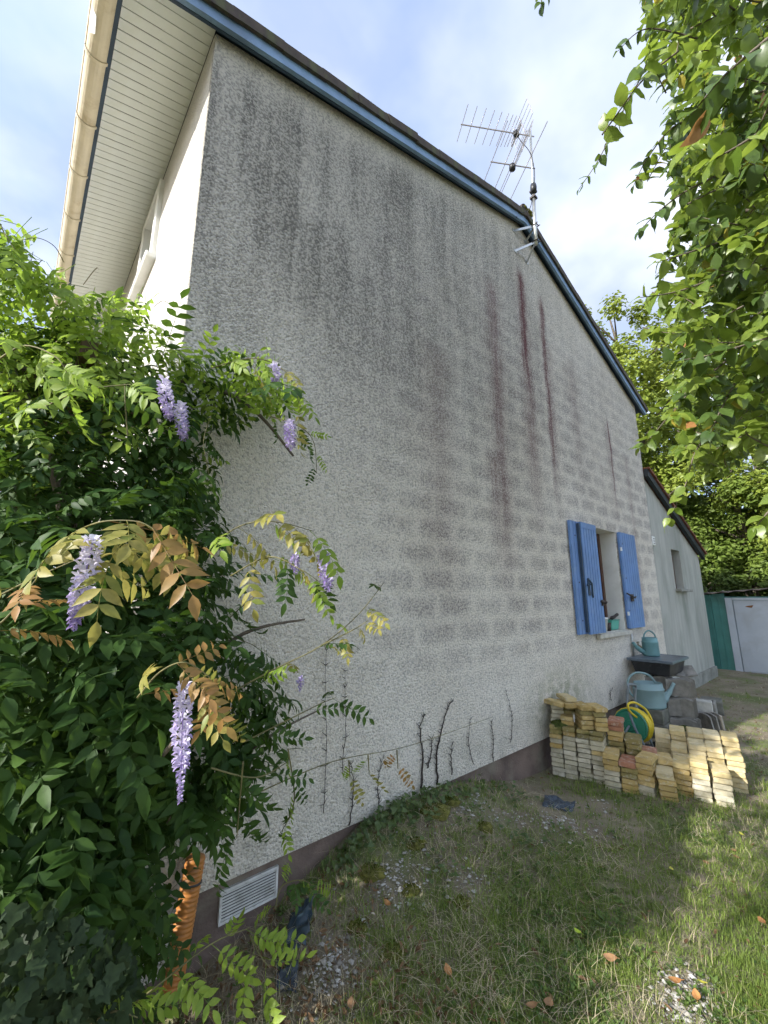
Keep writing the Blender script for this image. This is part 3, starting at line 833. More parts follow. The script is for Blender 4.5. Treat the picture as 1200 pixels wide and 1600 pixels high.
# ------------------------------------------------------------------ grass, straw, gravel, litter
M['grass'] = leaf_material('grass_blades', (.095, .165, .024), (.26, .33, .07), .55, .30, (.25, .34, .08), .3)
M['straw'] = leaf_material('dry_grass', (.36, .30, .17), (.64, .56, .38), .7, .25, (.5, .42, .25), .2)
M['pebble'] = plain('pebbles', (.50, .47, .42), .85, .35, 30, 0)
M['litter'] = leaf_material('leaf_litter', (.085, .048, .024), (.27, .165, .085), .75, .15, (.3, .18, .08), .2)

def patch(x, y, sc, seed):
    """cheap smooth 2-D value pattern 0..1"""
    r = np.random.default_rng(seed); v = 0
    for k in range(6):
        a = r.uniform(0, 6.28); f = sc*(.6+.35*k); v = v + np.sin(f*(x*math.cos(a)+y*math.sin(a))+r.uniform(0, 6.28))/(1+.4*k)
    return np.clip(.5+v/4.2, 0, 1)
GRAVEL = [(2.45, 1.95, .24, .12), (2.95, 1.60, .22, .15), (1.70, 1.82, .22, .13), (2.60, 1.80, .16, .08), (2.0, 1.60, .12, .10), (3.15, 1.42, .16, .10), (2.32, 1.05, .0, .0), (2.25, .72, .17, .10), (2.05, .62, .22, .10), (3.6, 1.6, .2, .12), (1.25, 1.75, .12, .1), (2.7, 1.75, .15, .08)]
def gravel_density(x, y):
    g = np.zeros_like(x)
    for cx, cy, a, b in GRAVEL:
        if a: g = np.maximum(g, np.exp(-(((x-cx)/a)**2+((y-cy)/b)**2)))
    return g
def visible_ground(n, y0=-.9, y1=2.2, dmax=13):
    """points on the ground, denser close to the camera"""
    n = int(n*1.35); px = rng.uniform(150, 1690, n); py = 1010+(1640-1010)*rng.uniform(0, 1, n)**1.25
    d = pixel_ray(px, py); out = (d*(-EYE/d[2])).T + np.array([0, 0, EYE])
    k = (out[:, 1] < y1) & (out[:, 1] > y0-1.5) & (out[:, 0] < dmax) & (out[:, 0] > .2)
    return out[k]
def blades(n, hmin, hmax, wid, lean, mat, name, label, cat, keep, tint_rng=(0, 1), segs=2, flat=False, tuft=1):
    P = visible_ground(n); P = P[keep(P[:, 0], P[:, 1]) > rng.uniform(0, 1, len(P))]
    # grow in little tufts
    if tuft > 1:
        P = np.repeat(P, tuft, axis=0); P[:, :2] += rng.normal(0, .016, (len(P), 2))
    P = P[P[:, 1] < 2.2]
    P[:, 2] = ground_height(P[:, 0], P[:, 1])-.006
    m = len(P); dist = np.hypot(P[:, 0], P[:, 1])
    a = rng.uniform(0, 2*math.pi, m); h = rng.uniform(hmin, hmax, m)*rng.uniform(.6, 1.15, m)
    dirv = np.stack([np.cos(a), np.sin(a), np.zeros(m)], 1); side = np.stack([-np.sin(a), np.cos(a), np.zeros(m)], 1)
    le = np.abs(rng.normal(0, lean, m))
    w = wid*(1+.18*dist)*rng.uniform(.7, 1.3, m)
    up = np.array([0, 0, 1.0])
    rows = []
    for k in range(segs+1):
        t = k/segs
        if flat: c = P + dirv*(h*t)[:, None] + up*(np.sin(t*math.pi)*h*.10*(1+le)+.012)[:, None] + side*(np.sin(t*3+a)*h*.14)[:, None]
        else: c = P + dirv*(h*le*t*t)[:, None] + up*(h*t*(1-.25*le*t))[:, None]
        rows.append((c-side*(w*(1-t*.85))[:, None], c+side*(w*(1-t*.85))[:, None]))
    V = np.concatenate([np.stack([l, r], 1) for l, r in rows], 1).reshape(-1, 3); nv = 2*(segs+1)
    base = (np.arange(m)*nv)[:, None]
    F = []
    for k in range(segs):
        q = 2*k
        F.append(base+np.array([[q, q+1, q+3]])); F.append(base+np.array([[q, q+3, q+2]]))
    F = np.concatenate(F)
    tint = np.repeat(np.clip(rng.uniform(*tint_rng, m)*.6+.4*patch(P[:, 0], P[:, 1], 2.2, 3), 0, .99), nv)
    b = Bulk(); b.add(V, F, tint)
    return tag(link(name, b.mesh(name, mat)), label, cat, kind='stuff')
lush = lambda x, y: patch(x, y, 2.6, 11)
def keep_grass(x, y):
    k = .22+.78*np.clip((lush(x, y)-.30)*3.2, 0, 1)
    k = k*(1-.95*gravel_density(x, y))
    k = k*np.where((x < 3.5) & (y > 1.22), np.clip(1-.7*(y-1.22), .45, 1), 1)
    k = k*(1-.75*np.exp(-(((x-2.45)/.5)**2+((y-.78)/.16)**2)))*(1-.6*np.exp(-(((x-3.7)/.35)**2+((y-1.25)/.2)**2)))
    k = k*np.where(x < 1.35, np.clip((x-.85)*1.6, .05, 1)*np.where(y > 1.6, .25, 1), 1)
    k = k*np.where(x > 4.6, np.clip(1.25-(x-4.6)*.32, .12, 1), 1)
    k = k*np.where((y > 2.0) & (x > 3.2), .3, 1)
    return np.clip(k, 0, 1)
blades(31000, .014, .046, .0014, .8, M['grass'], 'grass', 'short uneven green grass over the garden ground', 'grass', keep_grass, tuft=9)
blades(5200, .045, .11, .0014, .9, M['grass'], 'tall_grass', 'longer green grass tufts in the rough lawn', 'grass', lambda x, y: keep_grass(x, y)*np.clip((patch(x, y, 5.5, 23)-.52)*5, 0, 1), segs=3, tuft=9)
blades(21000, .03, .10, .0010, 1.3, M['straw'], 'dry_grass', 'straw-coloured dry grass blades among the green', 'grass', lambda x, y: np.clip(.25+patch(x, y, 3.4, 31)-.3*keep_grass(x, y), .05, 1)*(1-.95*gravel_density(x, y))*np.where(x > 6, .3, 1), segs=3)
blades(8500, .06, .20, .0010, .6, M['straw'], 'straw', 'long dead stalks lying on the bank', 'straw', lambda x, y: np.clip((patch(x, y, 3.0, 41)-.40)*3, 0, 1)*np.where((y > 1.15) & (x < 3.6) & (x > 1.1), 1, .16)*(1-.95*gravel_density(x, y)), segs=4, flat=True)

def stones(n, name, label, keep, smin, smax, mat):
    P = visible_ground(n); P = P[keep(P[:, 0], P[:, 1]) > rng.uniform(0, 1, len(P))]
    P[:, 2] = ground_height(P[:, 0], P[:, 1])
    base = np.array([(1, 0, 0), (0, 1, 0), (-1, 0, 0), (0, -1, 0), (.1, .05, .8), (0, 0, -.6), (.72, .66, .25), (-.7, .66, .2), (-.66, -.7, .25), (.7, -.68, .15)], float)
    F = np.array([(0, 6, 4), (6, 1, 4), (1, 7, 4), (7, 2, 4), (2, 8, 4), (8, 3, 4), (3, 9, 4), (9, 0, 4)])
    b = Bulk(); 
    for p in P:
        s = rng.uniform(smin, smax)*(.55+rng.random()**3)
        a = rng.uniform(0, 6.28); R = np.array([[math.cos(a), -math.sin(a), 0], [math.sin(a), math.cos(a), 0], [0, 0, 1]])
        b.add(((base*rng.uniform(.75, 1.25, base.shape))*np.array([1, rng.uniform(.6, 1), rng.uniform(.5, .8)])*s) @ R.T + p + np.array([0, 0, s*.18+.004]), F, rng.random())
    return tag(link(name, b.mesh(name, mat)), label, 'gravel', kind='stuff')
def pebble_material():
    t = NT('gravel_stones'); f = t.attr('tint'); n = t.noise(t.coords(), 60, 3)
    col = t.ramp(f, [(0, (.16, .14, .115)), (.4, (.33, .31, .27)), (.8, (.48, .46, .42)), (1, (.62, .61, .57))])
    col = t.mix(t.math('MULTIPLY', n, .4), col, (.2, .18, .14))
    return t.finish(t.principled(col, .85, 0, None, .25))
M['gravel'] = pebble_material()
stones(95000, 'gravel', 'pale gravel patches showing through the grass', lambda x, y: np.clip(gravel_density(x, y)**1.5, 0, 1)*.8*np.clip(patch(x, y, 14, 8)*2-.1, .2, 1), .0045, .012, M['gravel'])
stones(9000, 'loose_stones', 'scattered small stones on the soil', lambda x, y: .10+.5*np.where((x < 1.6) & (y > 1.3), 1, 0)*patch(x, y, 9, 9), .003, .007, M['gravel'])

def litter(n, keep, smin, smax, name, label):
    P = visible_ground(n); P = P[keep(P[:, 0], P[:, 1]) > rng.uniform(0, 1, len(P))]
    P[:, 2] = ground_height(P[:, 0], P[:, 1])
    base = np.array([(-1, 0, 0), (-.3, .42, .16), (-.3, 0, 0), (-.3, -.42, .12), (.45, .36, .22), (.45, 0, .06), (.45, -.36, .16), (1, 0, .22)], float)
    F = np.array([(0, 2, 1), (0, 3, 2), (1, 2, 5), (1, 5, 4), (2, 3, 6), (2, 6, 5), (4, 5, 7), (5, 6, 7)])
    b = Bulk()
    for p in P:
        s = rng.uniform(smin, smax); e = Euler((rng.normal(0, .45), rng.normal(0, .35), rng.uniform(0, 6.28))).to_matrix()
        V = base*np.array([1, rng.uniform(.6, 1.1), rng.uniform(.3, 2.2)])*s
        b.add(V @ np.array(e).T + p + np.array([0, 0, .010+.3*s]), F, rng.random())
    return tag(link(name, b.mesh(name, M['litter'], True)), label, 'leaf litter', kind='stuff')
litter(20000, lambda x, y: np.where(x < 1.6, .35, .03)+np.where(x > 5.2, .30, 0)+np.where((y > 1.95) & (x > 3) & (x < 4), .2, 0), .007, .022, 'leaf_litter', 'brown dead leaf litter on the soil')

# small broad-leaved weeds scattered through the lawn
def weeds(n):
    P = visible_ground(n); k = np.clip((patch(P[:, 0], P[:, 1], 6, 51)-.45)*4, 0, 1)*np.where(P[:, 0] > 5.5, .2, 1)*np.where((P[:, 0] < 1.1), .2, 1); P = P[k > rng.uniform(0, 1, len(P))]
    base = np.array([(0, 0, 0), (.45, .22, .10), (.45, 0, .05), (.45, -.22, .10), (1, 0, .0)]); F = np.array([(0, 2, 1), (0, 3, 2), (1, 2, 4), (2, 3, 4)])
    b = Bulk()
    for p in P:
        p[2] = ground_height(p[0], p[1]); m_ = rng.integers(4, 8); s0 = rng.uniform(.012, .03); t0 = rng.random()
        for j in range(m_):
            a = j*6.283/m_+rng.normal(0, .3); el = rng.uniform(.1, .9); c_, s_ = math.cos(a), math.sin(a)
            R = np.array([[c_*math.cos(el), -s_, -c_*math.sin(el)], [s_*math.cos(el), c_, -s_*math.sin(el)], [math.sin(el), 0, math.cos(el)]])
            b.add((base*s0*rng.uniform(.7, 1.2)) @ R.T + p + np.array([0, 0, .01]), F, min(.98, max(0, t0+rng.normal(0, .08))))
    return tag(link('weeds', b.mesh('weeds', M['weed'], True)), 'small broad-leaved weeds and clover in the lawn', 'weeds', kind='stuff')
M['weed'] = leaf_material('weed_leaf', (.05, .10, .02), (.14, .21, .05), .5, .25, (.3, .4, .08), .3)
weeds(11000)
# ------------------------------------------------------------------ bricks
def brick_material(name, lo, hi, moss=.3, pale=.0):
    t = NT(name); c = t.coords(); r = t.obj_random()
    n = t.noise(t.vmath('ADD', c, t.combine(t.math('MULTIPLY', r, 9), r, 0.0)), 14, 5, .65)
    col = t.mix(r, lo, hi)
    col = t.mix(t.math('MULTIPLY', t.smooth(t.math('FRACT', t.math('MULTIPLY', r, 17.3)), .55, 1.0), .45), col, tuple(x*.62 for x in lo))
    col = t.mix(t.math('MULTIPLY', t.smooth(n, .42, .72), .6), col, tuple(x*.55 for x in lo))
    n2 = t.noise(t.vmath('ADD', c, t.combine(0.0, t.math('MULTIPLY', r, 5), 0.0)), 24, 5, .7)
    col = t.mix(t.math('MULTIPLY', t.smooth(n2, .52, .68), .45), col, (.62, .60, .52))
    if moss: col = t.mix(t.math('MULTIPLY', t.smooth(t.noise(t.vmath('ADD', c, t.combine(r, 0.0, t.math('MULTIPLY', r, 7))), 9, 5, .65), .52, .66), moss), col, (.12, .12, .035))
    h = t.noise(c, 90, 4, .65)
    return t.finish(t.principled(col, .9, 0, t.bump(h, .7, .004), .2))
M['brick_cream'] = brick_material('cream_brick', (.50, .45, .31), (.66, .61, .48), .3)
M['brick_yellow'] = brick_material('yellow_brick', (.44, .31, .11), (.60, .46, .21), .25)
M['brick_sunlit'] = brick_material('sunlit_pale_yellow_brick', (.58, .46, .22), (.70, .60, .38), .08)  # paler than the yellow brick: sunlight put into the colour
M['brick_red'] = brick_material('red_brick', (.34, .15, .085), (.42, .21, .13), .2)
M['brick_mossy'] = brick_material('mossy_brick', (.24, .20, .08), (.36, .29, .11), .9)
BL, BW, BH = .213, .105, .0352
def brick_mesh(seed, kind):
    r = random.Random(seed); m = MB(); m.box(-BL/2, BL/2, -BW/2, BW/2, 0, BH)
    me = m.mesh('brick', M[kind]); bm = bmesh.new(); bm.from_mesh(me)
    bmesh.ops.bevel(bm, geom=list(bm.edges), offset=.0045, segments=2, affect='EDGES', clamp_overlap=True)
    for v in bm.verts:
        v.co += Vector((r.gauss(0, .0014), r.gauss(0, .0014), r.gauss(0, .0006)))
        if r.random() < .05: v.co *= .985
    bm.to_mesh(me); bm.free(); return me
BRICKS = {k: [brick_mesh(i*7+j, k) for i in range(3)] for j, k in enumerate(('brick_cream', 'brick_yellow', 'brick_sunlit', 'brick_red', 'brick_mossy'))}
SD = np.array([.27, -.963]); DD = np.array([.963, .27])          # along the front of the stacks, and into them
BYAW = math.atan2(DD[1], DD[0])
def brick(x, y, z, kind, label, group, yaw=0, tilt=0, big=False):
    o = link('brick', random.choice(BRICKS[kind]))
    if big: o.scale = (1.02, 1.14, 1.07)
    o.location = (x+random.uniform(-.007, .007), y+random.uniform(-.004, .004), z)
    o.rotation_euler = (tilt, 0, BYAW+yaw+math.radians(random.uniform(-2.6, 2.6))+(math.pi if random.random() < .5 else 0))
    colour = {'brick_cream': 'cream', 'brick_yellow': 'yellow', 'brick_sunlit': 'pale yellow', 'brick_red': 'red', 'brick_mossy': 'mossy yellow'}[kind]
    return tag(o, colour+' brick, '+label, 'brick', group)
ORD = ['lowest', 'second', 'third', 'fourth', 'fifth', 'sixth', 'seventh', 'eighth', 'ninth', 'tenth', 'eleventh', 'twelfth', 'thirteenth']
def nth(r, n): return 'topmost' if r == n-1 else ('lowest' if r == 0 else ORD[r]+' up')
RH = BH+.0038
def column(x, y, n, kinds, where, group, z0=None, yaw=0):
    z = ground_height(x, y)-.012 if z0 is None else z0
    big = group in (MID, SUNNY); rh = .0415 if big else RH
    for r in range(n):
        k = kinds(r) if callable(kinds) else kinds
        brick(x, y, float(z)+r*rh, k, nth(r, n)+' '+where, group, yaw, big=big)
    return float(z)+n*rh
TALL = 'bricks of the tall stack against the wall'
MID = 'bricks of the ragged middle stacks'
SUNNY = 'bricks of the sunny stack at the lawn end'
c0 = np.array([3.905, 2.125])
tz = 0
for i in range(4):
    p = c0+SD*(.057+.1135*i)+DD*BL/2
    def kinds(r, i=i):
        if r >= 9: return 'brick_mossy' if random.random() < .55 else 'brick_yellow'
        if r >= 6 and random.random() < .45: return 'brick_yellow'
        return 'brick_cream'
    tz = column(p[0], p[1], 11, kinds, 'in the '+['first', 'second', 'third', 'fourth'][i]+' column from the wall, tall stack', TALL, z0=-.005)
UP = 'loose bricks piled on the tall stack'
A = c0+SD*.085+DD*.15; B = c0+SD*.345+DD*.135
for r in range(5):
    k = ['brick_yellow', 'brick_yellow', 'brick_yellow', 'brick_mossy', 'brick_yellow'][r]
    for j, (du, dv) in enumerate(((-.055, -.02), (.058, -.015))):
        p = B+SD*du+DD*dv
        brick(p[0], p[1], tz+r*RH, k, ('right' if j else 'left')+' of the pair, '+ORD[r]+' layer, squared pile on the tall stack', UP, yaw=math.radians([28, 24, 27, 22, 30][r]))
for r in range(2):
    p = A+SD*.055; brick(p[0], p[1], tz+r*RH, 'brick_yellow', ORD[r]+' layer of the small pile near the wall, tall stack', UP, yaw=math.radians(10))
for r in range(4):
    p = A+SD*-.05+DD*.05; brick(p[0], p[1], tz+r*RH, 'brick_cream', ORD[r]+' layer of the hindmost pile on the tall stack', UP, yaw=math.radians(16))
for r in range(2, 4):
    p = A+SD*.06+DD*.09; brick(p[0], p[1], tz+r*RH, 'brick_mossy', ORD[r]+' layer in the dark gap atop the tall stack', UP, yaw=math.radians(8))
p = A+SD*-.03-DD*.04; brick(p[0], p[1], tz+4*RH, 'brick_yellow', 'overhanging the tall stack on the wall side', UP, yaw=math.radians(60))
p = A+SD*.065-DD*.02; brick(p[0], p[1], tz+4*RH, 'brick_yellow', 'overhanging the dark gap in the tall stack', UP, yaw=math.radians(32))
p = A+SD*.055+DD*.055; brick(p[0], p[1], tz+5*RH, 'brick_sunlit', 'the very highest, crowning the tall stack', UP, yaw=math.radians(35))

# right of the tall stack
p = np.array([3.975, 1.625])+DD*BL/2; column(p[0], p[1], 7, lambda r: 'brick_yellow' if r > 3 else 'brick_cream', 'in the single column touching the tall stack', MID, z0=-.01)
p = np.array([4.22, 1.66])+DD*BL/2
zt_ = column(p[0], p[1], 12, lambda r: 'brick_red' if r > 9 else ('brick_yellow' if r > 7 else 'brick_mossy'), 'in the red-capped column beside the hose reel', MID, z0=-.01)
p = np.array([4.25, 1.53])+DD*BL/2; column(p[0], p[1], 9, lambda r: 'brick_mossy', 'in the dark mossy column just left of the hose reel', MID, z0=-.01)
p = np.array([4.02, 1.508])+DD*BL/2; column(p[0], p[1], 6, lambda r: 'brick_red' if r == 5 else ('brick_mossy' if r > 2 else 'brick_yellow'), 'in the low column with a red brick on top', MID, z0=-.01)
p = np.array([4.25, 1.42])+DD*BL/2; column(p[0], p[1], 7, lambda r: 'brick_red' if r > 5 else 'brick_mossy', 'in the short column behind the low red-topped one', MID, z0=-.01)
p = np.array([4.085, 1.392])+DD*BL/2; column(p[0], p[1], 7, lambda r: 'brick_yellow' if r > 1 else 'brick_cream', 'in the yellow column in the middle of the row', MID, z0=-.01, yaw=math.radians(-9))
p = np.array([4.31, 1.33])+DD*BL/2; column(p[0], p[1], 6, lambda r: 'brick_yellow', 'in the column hidden behind the middle yellow one', MID, z0=-.01, yaw=math.radians(6))
p = np.array([4.11, 1.268])+DD*BL/2; column(p[0], p[1], 5, lambda r: 'brick_sunlit' if r == 4 else 'brick_yellow', 'in the lowest column before the gap', MID, z0=-.01, yaw=math.radians(4))
p = np.array([4.33, 1.20])+DD*BL/2; column(p[0], p[1], 6, lambda r: 'brick_sunlit' if r == 5 else 'brick_yellow', 'in the column behind the lowest one', MID, z0=-.01, yaw=math.radians(-5))
lab = ['first', 'second', 'third', 'fourth', 'fifth', 'sixth']
for i, (x, y, n) in enumerate(((4.335, 1.085, 7), (4.365, .950, 6))):
    p = np.array([x, y])+DD*BL/2; column(p[0], p[1], n, lambda r: 'brick_sunlit' if r > 3 else 'brick_cream', 'in the '+('left' if i == 0 else 'right')+' column at the front of the sunny stack', SUNNY, z0=-.012)
for i in range(5):
    p = np.array([4.555, 1.40])+SD*(.127*i)+DD*(BL/2+.012*i); n = (7, 7, 8, 8, 7)[i]
    if i < 1: continue
    column(p[0], p[1], n, lambda r: 'brick_sunlit', 'in the '+lab[i]+' column, second row, sunny stack', SUNNY, z0=-.012)
for i in range(5):
    p = np.array([4.785, 1.46])+SD*(.128*i)+DD*(BL/2+.012*i); n = (8, 9, 9, 9, 9)[i]
    column(p[0], p[1], n, lambda r: 'brick_sunlit', 'in the '+lab[i]+' column, hind row, sunny stack', SUNNY, z0=-.012)

# moss cushions on the stacks and the bank
def gpt_(px, py):
    p = on_ground(px, py, 0); return on_ground(px, py, float(ground_height(p[0], p[1])))
def cushion(x, y, z, r, h, label, mat, seed):
    q = random.Random(seed); m = MB(); pr = []
    for k in range(6):
        t = k/5; pr.append((max(.001, r*math.cos(t*1.55)), h*math.sin(t*1.55)))
    m.lathe([(r*.9, -.02)]+pr, 14)
    V = [(a*(1+q.uniform(-.25, .25)), b*(1+q.uniform(-.25, .25)), c*(1+q.uniform(-.3, .3))) for a, b, c in m.v]; m.v = V
    base = m.build('moss_cushion', mat, None, smooth=True, loc=(x, y, z))
    b = Bulk()
    for _ in range(int(260*r/.08)):
        a = q.uniform(0, 6.28); e = q.uniform(0, 1.5); d = np.array([math.cos(a)*math.cos(e)*r, math.sin(a)*math.cos(e)*r, math.sin(e)*h])
        n_ = d/np.array([r, r, h]); n_ = n_+np.array([q.gauss(0, .4), q.gauss(0, .4), q.gauss(.2, .3)]); n_ /= np.linalg.norm(n_)+1e-6
        s = q.uniform(.006, .013); u = np.cross(n_, (.3, .5, .8)); u /= np.linalg.norm(u)+1e-6
        b.add([d*.96+u*s*.3, d*.96-u*s*.3, d*.96+n_*s], [(0, 1, 2)], q.random())
    o = link('moss_fronds', b.mesh('moss_fronds', M['moss_leaf']), base); o['kind'] = 'stuff'
    return tag(base, label, 'moss')
M['moss_leaf'] = leaf_material('moss_fronds', (.03, .05, .008), (.13, .15, .025), .8, .2, None, .1)
M['moss_leaf_yellow'] = M['moss_leaf']
cushion(c0[0]+.09, c0[1]-.06, .417, .075, .035, 'dark green moss cushion on the wall end of the tall brick stack', M['moss'], 1)
cushion(4.20, 1.83, .42, .06, .03, 'moss growing over the lawn-side edge of the tall brick stack', M['moss'], 2)
q = on_ground(680, 1278, .20); cushion(q[0], q[1], float(ground_height(q[0], q[1])), .10, .025, 'yellow-green moss cushion on the bank below the wall', M['moss_yellow'], 3)
q = on_ground(582, 1372, .12); cushion(q[0], q[1], float(ground_height(q[0], q[1])), .07, .02, 'small yellow moss cushion halfway down the bank', M['moss_yellow'], 4)
q = on_ground(615, 1500, .02); cushion(q[0], q[1], float(ground_height(q[0], q[1]))-.005, .06, .02, 'flat yellowish moss patch in the foreground grass', M['moss_yellow'], 5)
for k_, (px_, py_, r_q) in enumerate(((705, 1262, .07), (650, 1300, .06), (755, 1285, .06), (560, 1420, .05), (720, 1380, .05), (640, 1345, .05))):
    q = gpt_(px_, py_); cushion(q[0], q[1], float(ground_height(q[0], q[1]))-.004, r_q, r_q*.28, ['yellowish moss hump highest on the bank', 'moss hump left of centre on the bank', 'moss hump beside the gravel on the bank', 'low moss hump near the vent end of the bank', 'moss hump at the front of the bank', 'moss hump midway down the bank'][k_], M['moss_yellow'], 20+k_)
q = on_ground(1082, 1222, .0); cushion(q[0]+.05, q[1], .0, .11, .13, 'tall mossy clump filling the gap in the brick row', M['moss'], 6)

# ------------------------------------------------------------------ grey roof tiles, blocks, tub
M['concrete_tile'] = plain('grey_concrete_tile', (.25, .24, .215), .9, .25, 9, .004, 70, dirt=(.11, .115, .07), dirt_amt=.6, dscale=5)
M['concrete_dark'] = plain('dark_concrete', (.15, .15, .125), .92, .3, 9, .006, 60, dirt=(.06, .075, .03), dirt_amt=.7, dscale=6)
M['concrete_pale'] = plain('pale_concrete', (.48, .47, .42), .9, .2, 9, .004, 60, dirt=(.2, .2, .15), dirt_amt=.5, dscale=6)
def standing_tile(seed):
    r = random.Random(seed); m = MB(); n = 8; W = .25; H = .205; th = .02; V = []; F = []
    for j in (0, 1):
        for i in range(n+1):
            u = i/n; yy = .022*math.sin(u*math.pi*1.1+.2)
            hz = H*j*(1-.10*abs(u-.5)) + (-.012*math.sin(u*math.pi*2) if j else 0)
            for k in (0, 1): V.append((-th*k - yy + .004*r.uniform(-1, 1), W*(u-.5), hz))
    ns = (n+1)*2
    for i in range(n):
        a = i*2; F += [(a, a+2, ns+a+2, ns+a), (a+1, ns+a+1, ns+a+3, a+3), (a, a+1, a+3, a+2), (ns+a, ns+a+2, ns+a+3, ns+a+1)]
    F += [(0, ns, ns+1, 1), (2*n, 2*n+1, ns+2*n+1, ns+2*n)]
    m.add(V, F); return m.mesh('roof_tile', M['concrete_tile'])
ST = [standing_tile(i) for i in range(4)]
for tier, (z, fx) in enumerate(((-.01, 6.02), (.195, 6.10), (.40, 6.18))):
    for s_, y in enumerate((1.60+.02*tier, 1.86+.015*tier)):
        for k in range(4):
            o = link('roof_tile', ST[(tier+s_+k) % 4])
            o.location = (fx+.055*k+.04*s_, y+random.uniform(-.015, .015), z)
            o.rotation_euler = (random.uniform(-.05, .05), math.radians(random.uniform(5, 10)), math.pi+math.radians(18+random.uniform(-5, 5)))
            tag(o, 'grey roof tile on edge, '+['front', 'second', 'third', 'hindmost'][k]+' of the '+['bottom', 'middle', 'top'][tier]+' tier, '+['lawn', 'wall'][s_]+' side, under the tub', 'roof tile', 'grey roof tiles stacked under the tub')
for k in range(3):
    o = link('roof_tile', ST[k]); o.location = (6.52+.06*k, 1.52-.03*k, -.01+.0*k); o.rotation_euler = (0, math.radians(14), math.pi+math.radians(-25+8*k))
    tag(o, 'grey concrete roof tile leaning beside the tile stack, '+['nearest', 'middle', 'farthest'][k]+' of three', 'roof tile', 'grey roof tiles leaning at the side')
for k in range(2):
    o = link('roof_tile', ST[k+1]); o.location = (6.62, 1.66+.12*k, .60); o.rotation_euler = (0, math.radians(-62), math.pi+math.radians(30+20*k))
    tag(o, 'grey roof tile jutting out below the tub rim, '+['outer', 'inner'][k]+' one', 'roof tile')
def block(name, x0, x1, y0, y1, z0, z1, mat, label, cat='concrete block', yaw=0, holes=False):
    m = MB(); a, b, h = (x1-x0)/2, (y1-y0)/2, z1-z0
    if holes:
        t_ = .03
        m.box(-a, a, -b, -b+t_, 0, h); m.box(-a, a, b-t_, b, 0, h)
        for q in (-a, -t_/2, a-t_): m.box(q, q+t_, -b+t_+.0005, b-t_-.0005, 0, h)
        m.box(-a+.002, a-.002, -b+.002, b-.002, .02, h*.35)
    else: m.box(-a, a, -b, b, 0, h)
    o = m.build(name, mat, None, bevel=.008, loc=((x0+x1)/2, (y0+y1)/2, z0)); o.rotation_euler = (0, 0, yaw)
    return tag(o, label, cat)
block('concrete_block', 5.72, 5.98, 1.70, 2.06, -.02, .15, M['concrete_dark'], 'dark stained concrete block on the ground below the big watering can', yaw=.1)
block('concrete_block', 5.74, 5.97, 1.72, 2.05, .151, .30, M['concrete_dark'], 'upper dark concrete block directly under the big watering can', yaw=.02)
block('concrete_block', 5.70, 5.95, 1.42, 1.66, -.02, .14, M['concrete_dark'], 'squat mossy concrete block in front of the tile stack', yaw=.25)
block('concrete_block', 6.86, 7.00, 1.50, 1.72, -.02, .26, M['concrete_pale'], 'pale upright kerb block behind the tile stack', yaw=.2)
block('concrete_block', 7.05, 7.35, 1.52, 1.74, -.02, .21, M['concrete_tile'], 'hollow grey breeze block with open cells beside the annex', yaw=.15, holes=True)
block('concrete_block', 7.40, 7.75, 1.52, 1.76, -.02, .17, M['concrete_dark'], 'dark low block farthest along the annex wall', yaw=.2)
cushion(5.83, 1.54, .135, .10, .03, 'moss cushion on the squat block before the tile stack', M['moss'], 7)
cushion(6.95, 1.66, .0, .13, .2, 'moss mound between the pale kerb block and the tile stack', M['moss'], 8)
for k, (x, y, z) in enumerate(((7.12, 1.90, .0), (7.14, 1.90, RH), (7.02, 1.88, 2*RH), (7.24, 1.86, 2*RH), (7.10, 1.90, 3*RH))):
    pass
brick(7.05, 1.85, .0, 'brick_mossy', 'lowest of the little red pile behind the tub', 'little pile behind the tub')
for k in range(1, 5): brick(7.05, 1.85-.02*(k % 2), k*RH, 'brick_mossy' if k < 3 else 'brick_red', ORD[k]+' of the little pile behind the tub', 'little pile behind the tub', yaw=.2*k)

tub = tag(empty('mortar_tub', (6.42, 1.9, .615)), 'black plastic mortar tub with a grey-blue lid on the tile stack', 'tub')
m = MB(); a0, a1, b0, b1 = 6.12, 6.78, 1.685, 2.13; z0, z1 = .622, .79; e = .035
V = [(a0+e, b0+e, z0), (a1-e, b0+e, z0), (a1-e, b1-e, z0), (a0+e, b1-e, z0), (a0, b0, z1), (a1, b0, z1), (a1, b1, z1), (a0, b1, z1)]
m.add(V, [(0, 3, 2, 1), (0, 1, 5, 4), (1, 2, 6, 5), (2, 3, 7, 6), (3, 0, 4, 7), (4, 5, 6, 7)]); part(m, 'body', M['black_plastic'], tub, bevel=.015, seg=2)
M['lid'] = plain('lid_plastic', (.10, .125, .15), .35, .2, 7, dirt=(.03, .035, .04), dirt_amt=.8, dscale=5)
m = MB(); m.box(a0-.03, a1+.03, b0-.03, b1+.03, z1+.001, z1+.018); part(m, 'lid', M['lid'], tub, bevel=.007, seg=2)
m = MB(); m.box(a0-.033, a1+.033, b0-.033, b0-.018, z1-.012, z1+.022); m.box(a0-.033, a0-.018, b0-.017, b1+.033, z1-.012, z1+.022); m.box(a1+.018, a1+.033, b0-.017, b1+.033, z1-.012, z1+.022); part(m, 'rim', M['lid'], tub, bevel=.005)

